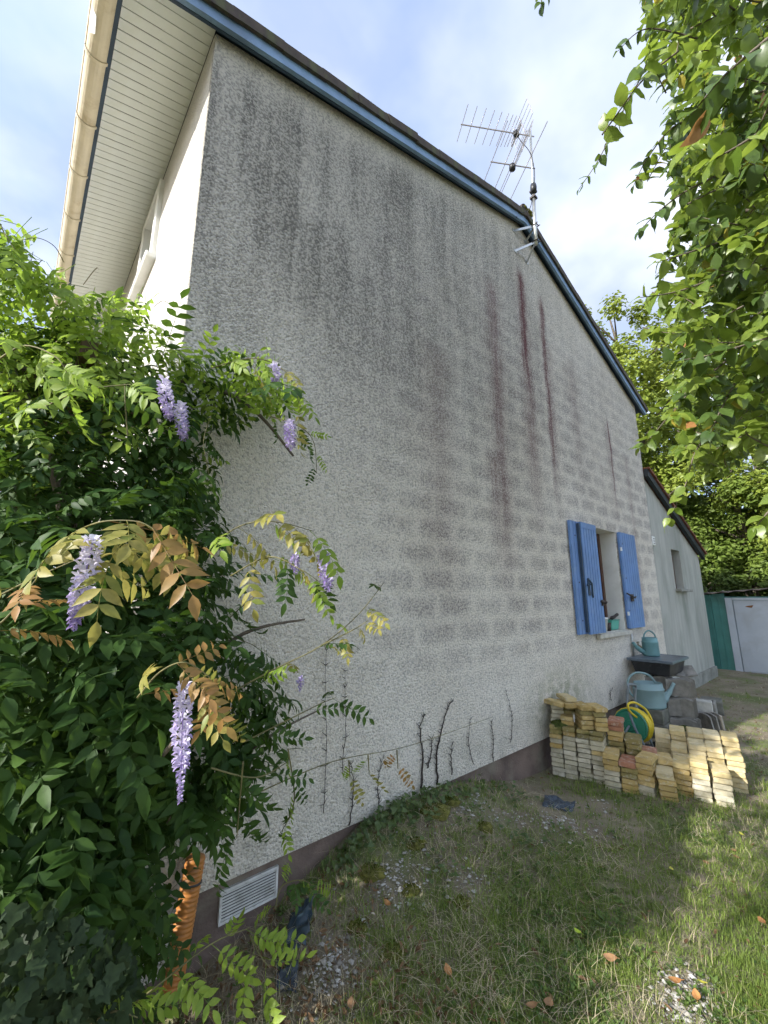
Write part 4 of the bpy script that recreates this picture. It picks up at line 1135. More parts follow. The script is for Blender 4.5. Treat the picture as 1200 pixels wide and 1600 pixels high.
# ------------------------------------------------------------------ watering cans
M['can_teal'] = plain('teal_plastic', (.13, .27, .28), .42, .07, 5, dirt=(.11, .2, .2), dirt_amt=.4, dscale=6)
M['can_grey'] = plain('grey_green_plastic', (.20, .30, .31), .45, .07, 5, dirt=(.16, .22, .22), dirt_amt=.4, dscale=6)
IR = np.array([SA, -CA, 0.0])       # towards picture right, used only to pose the cans
def can(loc, mat, label, R, H, spout_dir, tip, handle, oval=1.0, squat=False):
    t = tag(empty('watering_can', loc), label, 'watering can'); o = np.array(loc, float)
    sd = np.array(spout_dir, float); sd[2] = 0; sd /= np.linalg.norm(sd); up = np.array([0, 0, 1.0])
    fr = np.stack([sd, np.cross(up, sd), up], 1)
    m = MB(); prof = [(.001, 0), (R*.92, 0), (R, .012), (R*1.0, H*.1), (R*.97, H*.72), (R*1.0, H*.74), (R*1.0, H*.77), (R*.94, H*.79), (R*.90, H), (R*.86, H), (R*.86, H*.8), (.001, H*.78)]
    m.lathe(prof, 28, o, fr, sx=oval); part(m, 'body', mat, t, smooth=True)
    m = MB(); p0 = o+sd*R*oval*.8+up*H*.16; p2 = o+sd*(R*oval+tip[0])+up*tip[1]; p1 = p0*.45+p2*.55-up*.02
    m.tube(smooth_path([p0, p1, p2], 5), [.045 if squat else .032]*4+[.030]*3+[.020]*4, 10); part(m, 'spout', mat, t, smooth=True)
    m = MB(); m.add([p0+up*.02, p0+up*H*.28, p0*.5+p2*.5-up*.0], [(0, 1, 2), (2, 1, 0)])
    m = MB(); m.tube(smooth_path([o+fr @ np.array(h) for h in handle], 7), .0125 if squat else .010, 8); part(m, 'handle', mat, t, smooth=True)
    if squat:
        m = MB(); m.prism([p0+up*.0+fr[:, 1]*.01, p0*.35+p2*.65+up*-.02+fr[:, 1]*.01, p0+up*H*.45+fr[:, 1]*.01], -fr[:, 1]*.02); part(m, 'spout_web', mat, t)
    return t
can((6.52, 2.0, .811), M['can_teal'], 'small upright teal watering can standing on the tub lid', .10, .235, -IR, (.13, .17),
    [(-.085, 0, .205), (-.07, 0, .28), (-.0, 0, .325), (.06, 0, .28), (.075, 0, .215)])
can((5.86, 1.875, .302), M['can_grey'], 'large grey-green watering can with looped handle below the tub', .145, .275, IR+np.array([.15, 0, 0]), (.16, .26),
    [(-.10, 0, .06), (-.235, 0, .16), (-.245, 0, .30), (-.14, 0, .385), (.02, 0, .36), (.10, 0, .27)], oval=1.22, squat=True)

# ------------------------------------------------------------------ hose reel
M['green_plastic'] = plain('green_plastic', (.035, .22, .135), .4, .1, 6, dirt=(.05, .13, .08), dirt_amt=.4)
M['hose_yellow'] = plain('yellow_hose', (.66, .50, .03), .38, .06, 6)
M['grey_plastic'] = plain('grey_plastic', (.17, .20, .22), .45, .1, 6)
reel = tag(empty('hose_reel', (5.22, 1.86, 0)), 'green hose reel with grey frame and coiled yellow hose behind the bricks', 'hose reel')
RC = np.array([5.14, 1.86, .235]); RX = rot_frame((0, 1, 0), (-1, .05, .12))
def disc(r, h): return [(.001, h), (r*.3, h), (r*.34, h-.012), (r*.86, h-.012), (r*.93, h), (r, h-.004), (r, h-.018), (.001, h-.02)]
for k, off in enumerate((.0, -.17)):
    m = MB(); m.lathe(disc(.165, 0), 32, RC+RX[:, 2]*off, RX); part(m, 'flange', M['green_plastic'], reel, smooth=False)
m = MB(); m.lathe([(.10, -.02), (.10, -.15)], 20, RC, RX); part(m, 'drum', M['green_plastic'], reel, smooth=True)
m = MB(); pts = []
for k in range(260):
    a = k*.36; layer = (k//90); r = .128+.020*layer; zz = -.03-.115*(abs(((k/45) % 2)-1))
    pts.append(RC+RX @ np.array([r*math.cos(a), r*math.sin(a), zz]))
m.tube(pts, .0105, 7); part(m, 'wound_hose', M['hose_yellow'], reel, smooth=True)
m = MB(); lp = [on_wall(988, 1150, 1.80), on_wall(1005, 1152, 1.76), on_wall(1019, 1142, 1.70), on_wall(1018, 1125, 1.70), on_wall(1008, 1108, 1.74), on_wall(992, 1098, 1.80), on_wall(982, 1100, 1.83), on_wall(983, 1110, 1.83), on_wall(994, 1120, 1.80), on_wall(1006, 1126, 1.76), on_wall(1012, 1118, 1.74)]
m.tube(smooth_path(lp, 7), .0115, 8); part(m, 'loose_hose', M['hose_yellow'], reel, smooth=True)
for yo in (-.0,):
    m = MB()
    for k, off in enumerate((.03, -.20)):
        b = RC+RX[:, 2]*off
        m.tube(smooth_path([b+np.array([0, -.16, -.225]), b+np.array([0, -.05, 0]), b+np.array([.02, .0, .22]), b+np.array([.03, -.02, .38])], 5), .013, 8)
        m.tube([b, b+np.array([0, .14, -.225])], .012, 8)
    a = RC+RX[:, 2]*.03+np.array([.03, -.02, .38]); b = RC+RX[:, 2]*-.20+np.array([.03, -.02, .38])
    m.tube(smooth_path([a, a+np.array([.02, 0, .03]), b+np.array([-.02, 0, .03]), b], 5), .013, 8)
    part(m, 'frame', M['grey_plastic'], reel, smooth=True)
for s_ in (.03, -.20):
    m = MB(); m.lathe([(.001, .012), (.05, .012), (.055, 0), (.05, -.012), (.001, -.012)], 16, RC+RX[:, 2]*s_+np.array([.0, -.16, -.19]), RX); part(m, 'wheel', M['black_plastic'], reel, smooth=True)

# ------------------------------------------------------------------ things on the sill and the tap
pot = tag(empty('planter', (6.03, 2.29, WZ0+.005)), 'small turquoise plastic planter holding dark tools on the window sill', 'planter')
M['turq'] = plain('turquoise_plastic', (.10, .40, .32), .4, .06, 6)
m = MB(); z0, z1 = WZ0+.006, WZ0+.125
V = [(5.92, 2.235, z0), (6.14, 2.235, z0), (6.14, 2.335, z0), (5.92, 2.335, z0), (5.90, 2.222, z1), (6.16, 2.222, z1), (6.16, 2.348, z1), (5.90, 2.348, z1)]
m.add(V, [(0, 3, 2, 1), (0, 1, 5, 4), (1, 2, 6, 5), (2, 3, 7, 6), (3, 0, 4, 7), (4, 5, 6, 7)]); part(m, 'box', M['turq'], pot, bevel=.008)
m = MB(); m.box(5.892, 6.168, 2.214, 2.356, z1+.0005, z1+.012); part(m, 'rim', M['turq'], pot, bevel=.004)
m = MB()
for (a, b) in (((6.0, 2.28, z1), (6.12, 2.26, z1+.05)), ((5.98, 2.29, z1), (6.19, 2.25, z1+.075)), ((6.05, 2.30, z1), (6.17, 2.30, z1+.04)), ((6.02, 2.26, z1), (5.96, 2.24, z1+.045))): m.tube([a, b], [.012, .02], 7)
part(m, 'tool_handles', M['iron'], pot)
pot2 = tag(empty('flower_pot', (5.62, 2.27, WZ0+.005)), 'white pot half hidden behind the folding shutter on the sill', 'pot')
m = MB(); m.lathe([(.001, 0), (.055, 0), (.075, .15), (.08, .15), (.08, .17), (.07, .17), (.065, .15), (.001, .14)], 18, (5.70, 2.27, WZ0+.006)); part(m, 'body', M['pvc_white'], pot2, smooth=True)
m = MB(); m.lathe([(.001, .0), (.04, .0), (.05, .10), (.001, .1)], 14, (5.81, 2.25, WZ0+.006)); part(m, 'inner_pot', M['iron'], pot2, smooth=True)
tapo = tag(empty('garden_tap', (6.50, WALL_Y, .90)), 'brass garden tap on the wall beside the small watering can', 'tap')
M['brass'] = plain('dull_brass', (.36, .30, .2), .4, .2, 20, metallic=.7)
m = MB(); m.tube([(6.50, WALL_Y-.0, .93), (6.50, WALL_Y-.08, .93), (6.50, WALL_Y-.10, .91), (6.50, WALL_Y-.10, .84)], .013, 8); m.lathe([(.001, .004), (.03, .004), (.03, 0), (.001, 0)], 14, (6.50, WALL_Y-.002, .93), rot_frame((1, 0, 0), (0, -1, 0))); part(m, 'spout', M['brass'], tapo, smooth=True)
m = MB(); m.tube([(6.50, WALL_Y-.06, .93), (6.50, WALL_Y-.06, .975)], .008, 8); m.tube([(6.46, WALL_Y-.06, .975), (6.54, WALL_Y-.06, .975)], .008, 8); part(m, 'handle', M['brass'], tapo, smooth=True)
m = MB(); m.tube([(6.42, WALL_Y-.018, 1.10), (6.42, WALL_Y-.018, .80)], .010, 8); m.tube([(6.50, WALL_Y-.02, .93), (6.42, WALL_Y-.018, .93)], .010, 8); part(m, 'pipe', M['galv'], tapo, smooth=True)

# ------------------------------------------------------------------ shed behind the annex
M['shed_teal'] = plain('teal_sheet_metal', (.06, .20, .175), .45, .12, 2.5, dirt=(.05, .11, .09), dirt_amt=.6, dscale=2)
M['shed_grey'] = plain('grey_sheet_metal', (.40, .44, .48), .45, .06, 2.5, dirt=(.30, .30, .29), dirt_amt=.4, dscale=2)
M['rust'] = plain('rust', (.22, .10, .04), .9, .3, 30)
shed = tag(empty('garden_shed', (12.0, 1.6, 0)), 'low metal garden shed, teal panels and grey door, at the end of the path', 'shed')
shear = lambda y: 1.60+(2.6-y)*.09
m = MB(); m.box(12.03, 14.0, -1.2, 2.62, -.05, 1.58); part(m, 'body', M['shed_teal'], shed)
for i, (y0, y1) in enumerate(((2.62, 2.335), (2.33, 2.08))):
    m = MB(); m.prism([(12.0, y1, -.05), (12.0, y0, -.05), (12.0, y0, shear(y0)), (12.0, y1, shear(y1))], (.028, 0, 0))
    m.box(11.982, 11.999, y1+.0, y1+.03, -.05, shear(y1)-.002); m.box(11.985, 11.999, (y0+y1)/2-.006, (y0+y1)/2+.006, -.05, 1.55)
    part(m, 'panel', M['shed_teal'], shed)
for y0, y1 in ((2.075, 1.95), (.72, .6)):
    m = MB(); m.box(11.95, 12.028, y1, y0, -.05, 1.555); part(m, 'door_post', M['shed_grey'], shed, bevel=.006)
m = MB(); m.box(11.955, 12.02, .721, 1.949, 1.50, 1.556); part(m, 'lintel', M['shed_grey'], shed)
dr = MB(); dr.box(11.985, 12.02, .73, 1.94, 0.0, 1.495); dr = part(dr, 'door', M['shed_grey'], shed)
m = MB()
for (a, b, c_, d) in ((.74, .77, .02, 1.48), (1.90, 1.93, .02, 1.48), (.771, 1.899, 1.45, 1.48), (.771, 1.899, .02, .05)): m.box(11.975, 11.984, a, b, c_, d)
part(m, 'raised_edge', M['shed_grey'], dr)
m = MB(); m.add([(11.9835, 1.72, 1.38), (11.9835, 1.60, 1.40), (11.9835, 1.64, 1.34), (11.9835, 1.75, 1.36)], [(3, 2, 1, 0)]); part(m, 'rust_spot', M['rust'], dr)
m = MB(); n = 60; pts = []
for i in range(n+1):
    y = 2.72-4*i/n; pts.append((y, shear(y)+.02+.014*math.sin(i*math.pi/2)))
V = [(11.85, y, z) for y, z in pts]+[(14.1, y, z+.05) for y, z in pts]+[(11.85, y, z+.012) for y, z in pts]+[(14.1, y, z+.062) for y, z in pts]
N_ = n+1; F = []
for i in range(n): F += [(i, i+1, N_+i+1, N_+i), (2*N_+i, 3*N_+i, 3*N_+i+1, 2*N_+i+1), (i, 2*N_+i, 2*N_+i+1, i+1)]
m.add(V, F); part(m, 'roof_sheet', plain('rusty_roof_sheet', (.16, .13, .12), .6, .3, 5, dirt=(.2, .11, .07), dirt_amt=.6), shed)

# ------------------------------------------------------------------ drain pipe, plastic, fallen leaves
M['orange_pipe'] = plain('orange_pvc', (.42, .17, .04), .5, .2, 6, dirt=(.12, .075, .04), dirt_amt=.85, dscale=8)
top_ = on_wall(306, 1338, 2.12); bot_ = on_wall(277, 1500, 2.10); bot_ = top_+(bot_-top_)*1.25
ax_ = (bot_-top_); Lp = np.linalg.norm(ax_); m = MB(); n = int(Lp/.0042); pts = []; rad = []
for i in range(n+1):
    t_ = i/n; pts.append(top_+ax_*t_); rad.append(.039+(.003 if (i//2) % 2 else 0))
m.tube(pts, rad, 20); dp = m.build('drain_pipe', M['orange_pipe'], None, smooth=True)
tag(dp, 'orange corrugated drain pipe standing against the plinth', 'pipe')
m = MB(); m.tube([top_+ax_*.20, top_+ax_*.215], .0445, 20); m.build('band', M['black_plastic'], dp, smooth=True)

def crumpled(name, pts, mat, label, cat, nx=14, ny=8, amp=.02, seed=1):
    """sheet between four corners, crumpled"""
    r = np.random.default_rng(seed); A_, B_, C_, D_ = [np.array(p, float) for p in pts]; V = []; F = []
    ph = r.uniform(0, 6.28, 8); n_ = np.cross(B_-A_, D_-A_); n_ /= np.linalg.norm(n_)
    for i in range(nx+1):
        for j in range(ny+1):
            u, v = i/nx, j/ny
            p = (A_*(1-u)+B_*u)*(1-v)+(D_*(1-u)+C_*u)*v
            w_ = math.sin(9*u+ph[0]+3*v)*math.sin(7*v+ph[1])+.7*math.sin(17*u-8*v+ph[2])+.5*math.sin(23*v+5*u+ph[3])+r.normal(0, .25)
            V.append(p+n_*amp*(w_+.8)+r.normal(0, amp*.15, 3))
    for i in range(nx):
        for j in range(ny):
            a = i*(ny+1)+j; F.append((a, a+ny+1, a+ny+2, a+1))
    m = MB(); m.add(V, F); o = m.build(name, mat, None, smooth=True)
    sd_ = o.modifiers.new('thickness', 'SOLIDIFY'); sd_.thickness = .0015
    return tag(o, label, cat)
M['blue_film'] = plain('blue_plastic_film', (.026, .048, .066), .4, .3, 20, spec=.6)
M['blue_net'] = plain('blue_netting', (.055, .07, .085), .8, .4, 60)
def gpt(px, py, dz=.02):
    p = on_ground(px, py, 0); p = on_ground(px, py, float(ground_height(p[0], p[1]))); p[2] = ground_height(p[0], p[1])+dz; return p
crumpled('plastic_sheet', [gpt(440, 1500, .02), gpt(450, 1440, .05), gpt(492, 1412, .10), gpt(476, 1490, .04)], M['blue_film'], 'torn strip of blue plastic film lying below the vent grille', 'plastic', amp=.012, seed=3)
crumpled('plastic_netting', [gpt(430, 1550, .012), gpt(432, 1508, .02), gpt(466, 1506, .025), gpt(462, 1552, .012)], M['blue_net'], 'crumpled patch of dark blue netting in the foreground litter', 'netting', amp=.007, seed=5)
crumpled('plastic_netting', [gpt(848, 1266, .01), gpt(852, 1246, .02), gpt(900, 1256, .02), gpt(896, 1272, .01)], M['blue_net'], 'faded blue netting tangled in grass before the brick stack', 'netting', amp=.012, seed=6)
M['leaf_orange'] = plain('fallen_orange', (.38, .18, .06), .6, .25, 30)
M['leaf_yellow'] = plain('fallen_yellow', (.50, .46, .06), .55, .2, 30)
M['leaf_brown'] = plain('fallen_brown', (.30, .17, .08), .65, .25, 30)
M['leaf_lime'] = plain('fallen_lime', (.38, .50, .04), .5, .15, 30)
def fallen(px, py, L, kind, label, yaw, curl=.3):
    m = MB(); n = 6; V = []; F = []
    for i in range(n+1):
        t_ = i/n; w_ = .36*L*math.sin(math.pi*min(1, t_*.93+.05))**.8; zc = curl*L*(t_-.45)**2*2
        V += [(L*(t_-.5), -w_, zc+curl*w_*.7), (L*(t_-.5), 0, zc), (L*(t_-.5), w_, zc+curl*w_*.5)]
    for i in range(n):
        a = i*3; F += [(a, a+1, a+4, a+3), (a+1, a+2, a+5, a+4)]
    m.add(V, F); m.tube([(-.5*L, 0, curl*L*.4), (-.72*L, .03*L, curl*L*.5)], .0012, 4)
    g_ = gpt(px, py, .030); o = m.build('fallen_leaf', M['leaf_'+kind], None, smooth=True, loc=g_)
    o.rotation_euler = (random.uniform(-.3, .3), random.uniform(-.25, .25), yaw)
    return tag(o, label, 'leaf', 'single fallen leaves on the grass')
for a in ((700, 1527, .045, 'orange', 'upright orange fallen leaf alone in the foreground grass', 1.2), (955, 1510, .055, 'brown', 'pinkish brown fallen leaf right of the foreground centre', 1.9),
          (904, 1468, .038, 'lime', 'bright lime-yellow fallen leaf in the middle of the grass', 1.4), (858, 1582, .05, 'brown', 'curled tan leaf at the bottom edge of the picture', .2),
          (1056, 1546, .05, 'orange', 'orange-tan leaf on the path near the bottom right', 2.2), (1050, 1367, .032, 'yellow', 'small yellow leaf on the shaded lawn', .5),
          (1160, 1312, .032, 'yellow', 'small yellow leaf on the sunny grass near the bricks', 1.0), (1090, 1570, .042, 'orange', 'orange leaf beside the bare path, lowest on the right', .4),
          (605, 1371, .04, 'orange', 'small orange leaf on the bank beside the moss', 1.6), (832, 1586, .045, 'brown', 'narrow brown leaf left of the curled tan one at the bottom', 2.4),
          (1192, 1450, .04, 'orange', 'reddish leaf on sunny grass at the right edge', .8), (548, 1582, .04, 'brown', 'brown leaf in the litter at the bottom edge', 0.9), (1098, 1548, .03, 'yellow', 'tiny yellow leaf on the gravelly path', 2.0)):
    fallen(*a)
# ------------------------------------------------------------------ leaf shapes
def blade(L, W, fold=.25, droop=.25, rows=((0, .06), (.22, .72), (.48, 1.0), (.74, .66), (1, .0)), twist=0.0, wave=0.0, r=None):
    """one leaf blade along +x, face towards +z; folded along the midrib, tip drooping"""
    V = []; F = []; idx = []
    for t, w in rows:
        x = L*(t-.12*droop*t*t); z = -droop*L*t*t*.55; hw = W*.5*w
        zz = fold*hw + (wave*hw*math.sin(9*t) if wave else 0)
        if w == 0: V.append((x, 0, z)); idx.append((len(V)-1,)*3)
        else:
            V += [(x, hw, z+zz), (x, 0, z), (x, -hw, z+zz)]; k = len(V); idx.append((k-3, k-2, k-1))
    for a, b in zip(idx[:-1], idx[1:]):
        if b[0] == b[1]: F += [(a[0], a[1], b[0]), (a[1], a[2], b[0])]
        else: F += [(a[0], a[1], b[1]), (a[0], b[1], b[0]), (a[1], a[2], b[2]), (a[1], b[2], b[1])]
    return np.array(V), F
def thin_stem(pts, r, n=3):
    m = MB(); m.tube(pts, r, n, caps=False); return np.array(m.v), tris(m.f)
def compound_leaf(rg, pairs=5, L=.26, leaflet=.064, simple=False, petiole=.22):
    """pinnate leaf along +x, arching down"""
    b = Bulk(); pts = []; n = 8; drp = rg.uniform(.25, .7); sw = rg.normal(0, .10)
    def pos(t): return np.array([L*t*(1-.12*drp*t), sw*L*t*t, -drp*L*.5*t*t])
    V, F = thin_stem([pos(i/n) for i in range(n+1)], [.0015*(1-.6*i/n) for i in range(n+1)]); b.add(V, F, .45)
    rows = ((0, .1), (.30, .95), (.62, .8), (1, 0)) if simple else ((0, .08), (.20, .78), (.42, 1.0), (.70, .62), (.88, .2), (1, 0))
    def put(t, ang, s):
        p = pos(t); d = pos(min(1, t+.05))-pos(max(0, t-.05)); d /= np.linalg.norm(d)
        up = np.array([0, 0, 1.0]); side = np.cross(up, d); side /= np.linalg.norm(side); up = np.cross(d, side)
        dv = d*math.cos(ang)+side*math.sin(ang)-up*rg.uniform(.0, .45)
        R = rot_frame(dv, up+rg.normal(0, .28, 3))
        V, F = blade(leaflet*s*rg.uniform(.85, 1.12), leaflet*s*rg.uniform(.38, .46), rg.uniform(.1, .4), rg.uniform(.1, .55), rows)
        b.add(V @ R.T + p, F, np.clip(rg.normal(.5, .22), 0, .98))
    for k in range(pairs):
        t = petiole+(1-petiole)*(k+.2)/(pairs+.1); s = .72+.28*math.sin(math.pi*(k+1)/(pairs+1))+(.06 if k > 1 else -.05)
        a = math.radians(rg.uniform(50, 68))
        put(t, a, s); put(t, -a, s)
    put(1.0, rg.normal(0, .15), 1.05)
    return np.concatenate(b.V), np.concatenate([np.asarray(f) for f in b.F]), np.concatenate(b.T)
def shape_mesh(name, sh, mat):
    b = Bulk(); b.add(sh[0], sh[1], sh[2]); return b.mesh(name, mat, True)
def place_leaves(items, shapes, mats, parent, part_name='leaf', bulk_name='foliage', limit=300):
    """items: (origin, x axis, normal, scale, shape index, material key). The largest in the picture become parts, the rest one mesh per material"""
    P = np.array([it[0]+np.asarray(it[1])*.1*it[3] for it in items]); px, py, dep = project(P)
    inside = (px > -40) & (px < 1240) & (py > -40) & (py < 1640) & (dep > .2)
    size = np.where(inside, np.array([it[3] for it in items])/np.maximum(dep, .2), 0)
    order = np.argsort(-size); singles = set(order[:limit].tolist())
    cache = {}; bulks = {}
    for i, (o, d, n, s, si, mk) in enumerate(items):
        R = rot_frame(d, n)
        if i in singles:
            if (si, mk) not in cache: cache[(si, mk)] = shape_mesh(part_name, shapes[si], mats[mk])
            ob = link(part_name, cache[(si, mk)], parent)
            mm = Matrix([[*(R[0]*s), o[0]], [*(R[1]*s), o[1]], [*(R[2]*s), o[2]], [0, 0, 0, 1]])
            ob.matrix_basis = Matrix.Translation(-parent.location) @ mm
        else:
            V, F, T = shapes[si]
            bulks.setdefault(mk, Bulk()).add((V*s) @ R.T + np.asarray(o) - np.array(parent.location), F, np.mod(T+rng.random()*.37, .999))
    for mk, b in bulks.items():
        ob = link(bulk_name, b.mesh(bulk_name, mats[mk], True), parent); ob['kind'] = 'stuff'

def in_poly(px, py, poly):
    n = len(poly); c = np.zeros(np.shape(px), bool); j = n-1
    for i in range(n):
        xi, yi = poly[i]; xj, yj = poly[j]
        cond = ((yi > py) != (yj > py)) & (px < (xj-xi)*(py-yi)/((yj-yi) if yj != yi else 1e-9)+xi)
        c ^= cond; j = i
    return c

# ------------------------------------------------------------------ pergola and wisteria
M['old_wood'] = plain('old_timber', (.13, .085, .05), .85, .3, 6, .004, 40)
M['bark'] = plain('grey_brown_bark', (.12, .10, .075), .9, .35, 14, .006, 60)
M['twig'] = plain('green_brown_twig', (.14, .13, .05), .7, .3, 20)
pg = tag(empty('pergola', (-.02, 2.32, 0)), 'weathered timber pergola hidden under the wisteria at the house corner', 'pergola')
for x, y in ((-.02, 2.32), (-1.6, 2.32), (-.9, 4.6)):
    m = MB(); m.box(x-.055, x+.055, y-.055, y+.055, -.2, 2.45); part(m, 'post', M['old_wood'], pg, bevel=.006)
for y in (2.32, 4.6):
    m = MB(); m.box(-2.2, .42, y-.04, y+.04, 2.452, 2.57); part(m, 'beam', M['old_wood'], pg, bevel=.006)
for x in (-1.9, -1.4, -.9, -.4, .1):
    m = MB(); m.box(x-.03, x+.03, 2.0, 5.0, 2.572, 2.66); part(m, 'rafter', M['old_wood'], pg, bevel=.005)

M['wis'] = leaf_material('wisteria_leaf', (.018, .052, .010), (.056, .110, .021), .52, .28, (.18, .32, .03), .2)  # darkened leaf colour, shade of skirts and interior painted in
M['wis_sunlit_lush'] = leaf_material('wisteria_sunlit_young_leaf', (.14, .25, .024), (.30, .40, .06), .48, .5, (.40, .58, .06), .4)  # brighter copy: sun on the canopy top painted in; fresh shoots share it
M['wis_bronze'] = leaf_material('wisteria_bronze_leaf', (.24, .17, .04), (.36, .19, .07), .45, .35, (.55, .38, .10), .35)
M['wis_gold'] = leaf_material('wisteria_golden_leaf', (.17, .22, .04), (.36, .30, .08), .45, .38, (.50, .46, .10), .35)
WM = {'g': M['wis'], 'l': M['wis_sunlit_lush'], 'b': M['wis_bronze'], 'y': M['wis_gold']}
wist = tag(empty('wisteria', (.30, 2.0, 0)), 'large wisteria with drooping leaves and mauve flower clusters covering the left side', 'wisteria')
m = MB()
def climb(pts, r0, r1, sub=6):
    P = smooth_path(pts, sub); m.tube(P, [r0+(r1-r0)*i/(len(P)-1) for i in range(len(P))], 8)
climb([(.30, 2.0, -.15), (.22, 2.05, .5), (.30, 2.1, 1.1), (.18, 2.15, 1.8), (.22, 2.1, 2.5)], .045, .026)
climb([(.26, 2.02, .3), (.36, 2.08, .9), (.20, 2.0, 1.5), (.05, 2.05, 2.1), (-.2, 2.1, 2.6)], .030, .018)
climb([(.22, 2.1, 2.45), (.5, 2.0, 2.62), (.8, 1.95, 2.55), (1.05, 1.95, 2.35)], .018, .006)
climb([(.22, 2.1, 2.4), (.05, 2.1, 2.5), (-.3, 2.15, 2.5), (-.7, 2.2, 2.5)], .014, .006)
climb([(.28, 2.06, 1.0), (.5, 1.8, 1.25), (.7, 1.65, 1.45), (.95, 1.6, 1.5)], .014, .004)
climb([(.25, 2.04, .7), (.3, 1.7, .9), (.35, 1.35, 1.15), (.35, 1.1, 1.3)], .014, .004)
climb([(.25, 2.04, .5), (.55, 1.8, .8), (.85, 1.75, 1.0), (1.2, 1.85, 1.05)], .012, .003)
part(m, 'trunk', M['bark'], wist, smooth=True)

r_ = np.random.default_rng(21)
SH = []
for k in range(6): SH.append(compound_leaf(r_, 5 if k % 2 else 6, .26, .067))
for k in range(4): SH.append(compound_leaf(r_, 5, .24, .060, simple=True))
MASS = [(-60, 300), (0, 345), (22, 365), (45, 412), (95, 430), (140, 452), (205, 462), (240, 495), (268, 540), (320, 545), (372, 545), (430, 565), (462, 592), (455, 632), (415, 655), (372, 690), (362, 740), (385, 800), (395, 850), (375, 905), (350, 960), (385, 1005), (440, 1035), (480, 1050), (478, 1090), (440, 1120), (458, 1165), (415, 1215), (375, 1300), (320, 1350), (300, 1300), (280, 1340), (262, 1395), (225, 1410), (180, 1430), (-60, 1480)]
MASS = [(x-32 if (y > 640 and x > 240) else x, y) for x, y in MASS]
items = []
def mass_points(n, poly, y_of):
    xs = [p[0] for p in poly]; ys = [p[1] for p in poly]; out = []
    while len(out) < n:
        px = r_.uniform(min(xs), max(xs)); py = r_.uniform(min(ys), max(ys))
        if in_poly(px, py, poly):
            y = y_of(px, py); d = pixel_ray(px, py); out.append((np.array([0, 0, EYE])+d*(y/d[1]), px, py))
    return out
def lerp(t, a, b, c, d): return c+(d-c)*min(1, max(0, (t-a)/(b-a)))
def y_mass(px, py):
    # distance of the foliage from the camera plane: the canopy hangs back, the lower skirts come forward
    y0 = lerp(py, 640, 1020, 1.85, 1.28); y1 = 2.62 if px < 270 else 2.12
    if px > 270: y0 = max(y0, lerp(px, 270, 460, y0, 1.72))
    if py > 1150 and px < 250: y1 = 1.95; y0 = 1.4
    return y0+(y1-y0)*r_.random()**1.3
for p, px, py in mass_points(1800, MASS, y_mass):
    # leaves grow outwards from the stem and hang
    if 235 < px < 360 and 1270 < py < 1600: continue
    out = p-np.array([.25, 2.15, p[2]]); out /= np.linalg.norm(out)+1e-6
    d = out*r_.uniform(.3, 1.0)+r_.normal(0, .5, 3)+np.array([0, 0, r_.uniform(-.55, .25)])
    nrm = np.array([0, 0, 1.0])*r_.uniform(.4, 1.2)+out*r_.uniform(.2, .8)+r_.normal(0, .25, 3)
    top_leaf = py < 650+60*r_.normal()  # upper leaves mostly get the colour with sunlight painted in
    near = p[1] < 1.75
    s = r_.uniform(.72, 1.08)
    items.append((p-0.55*d/np.linalg.norm(d)*.24*s, d, nrm, s, int(r_.integers(0, 6)) if near else int(r_.integers(6, 10)), 'l' if (top_leaf and r_.random() < .8) else 'g'))
# a thick dark inner layer further back
for p, px, py in mass_points(800, [(-60, 480), (250, 560), (300, 640), (300, 1300), (285, 1480), (250, 1560), (-60, 1570)], lambda a, b: r_.uniform(2.1, 3.2) if a < 220 else r_.uniform(1.85, 2.15)):
    if 230 < px < 350 and 1270 < py < 1600: continue
    d = r_.normal(0, 1, 3)+np.array([0, 0, -.3])
    items.append((p, d, (0, -.4, 1), r_.uniform(1.0, 1.4), int(r_.integers(6, 10)), 'g'))
for p, px, py in mass_points(150, [(130, 1380), (215, 1390), (222, 1500), (215, 1640), (100, 1640)], lambda a, b: r_.uniform(1.75, 2.05)):
    items.append((p, r_.normal(0, 1, 3)+np.array([0, 0, -.5]), (0, -.4, 1), r_.uniform(.7, 1.0), int(r_.integers(6, 10)), 'g'))
# free shoots: (points in the picture with depth), leaf kinds
shoots = []
def shoot(pts, kind, n, s=(.75, 1.0), spread=.9, r0=.003, up=.5, droop=-.35):
    P = smooth_path([at(*q) for q in pts], 6); shoots.append((P, r0))
    for k in range(n):
        t = (k+.6)/n; i = min(len(P)-2, int(t*(len(P)-1))); p = P[i]; d0 = P[i+1]-P[i]; d0 /= np.linalg.norm(d0)+1e-9
        side = np.cross(d0, (0, 0, 1)); side /= np.linalg.norm(side)+1e-9
        sg = 1 if k % 2 else -1
        d = d0*r_.uniform(.3, .8)+side*sg*spread*r_.uniform(.6, 1.1)+np.array([0, 0, droop+r_.normal(0, .2)])
        mk = kind[k % len(kind)]
        items.append((p, d, np.array([0, 0, 1.0])*up-pixel_ray(600, 800)*(1-up)+r_.normal(0, .2, 3), r_.uniform(*s), int(r_.integers(0, 6)), mk))
shoot([(330, 575, 1.9), (400, 560, 1.85), (450, 585, 1.85), (470, 640, 1.85)], 'lly', 9, (.6, .85))
shoot([(380, 620, 1.9), (430, 600, 1.85), (470, 610, 1.8)], 'lg', 6, (.6, .8))
shoot([(420, 650, 1.9), (465, 665, 1.9), (490, 690, 1.95), (495, 740, 2.0)], 'gl', 7, (.35, .5))
shoot([(120, 830, 1.0), (160, 815, .93), (215, 815, .92), (245, 830, .92)], 'yyb', 6, (.78, .95), r0=.0025)
shoot([(150, 870, .95), (175, 840, .92), (200, 850, .90)], 'y', 4, (.65, .8), r0=.0025)
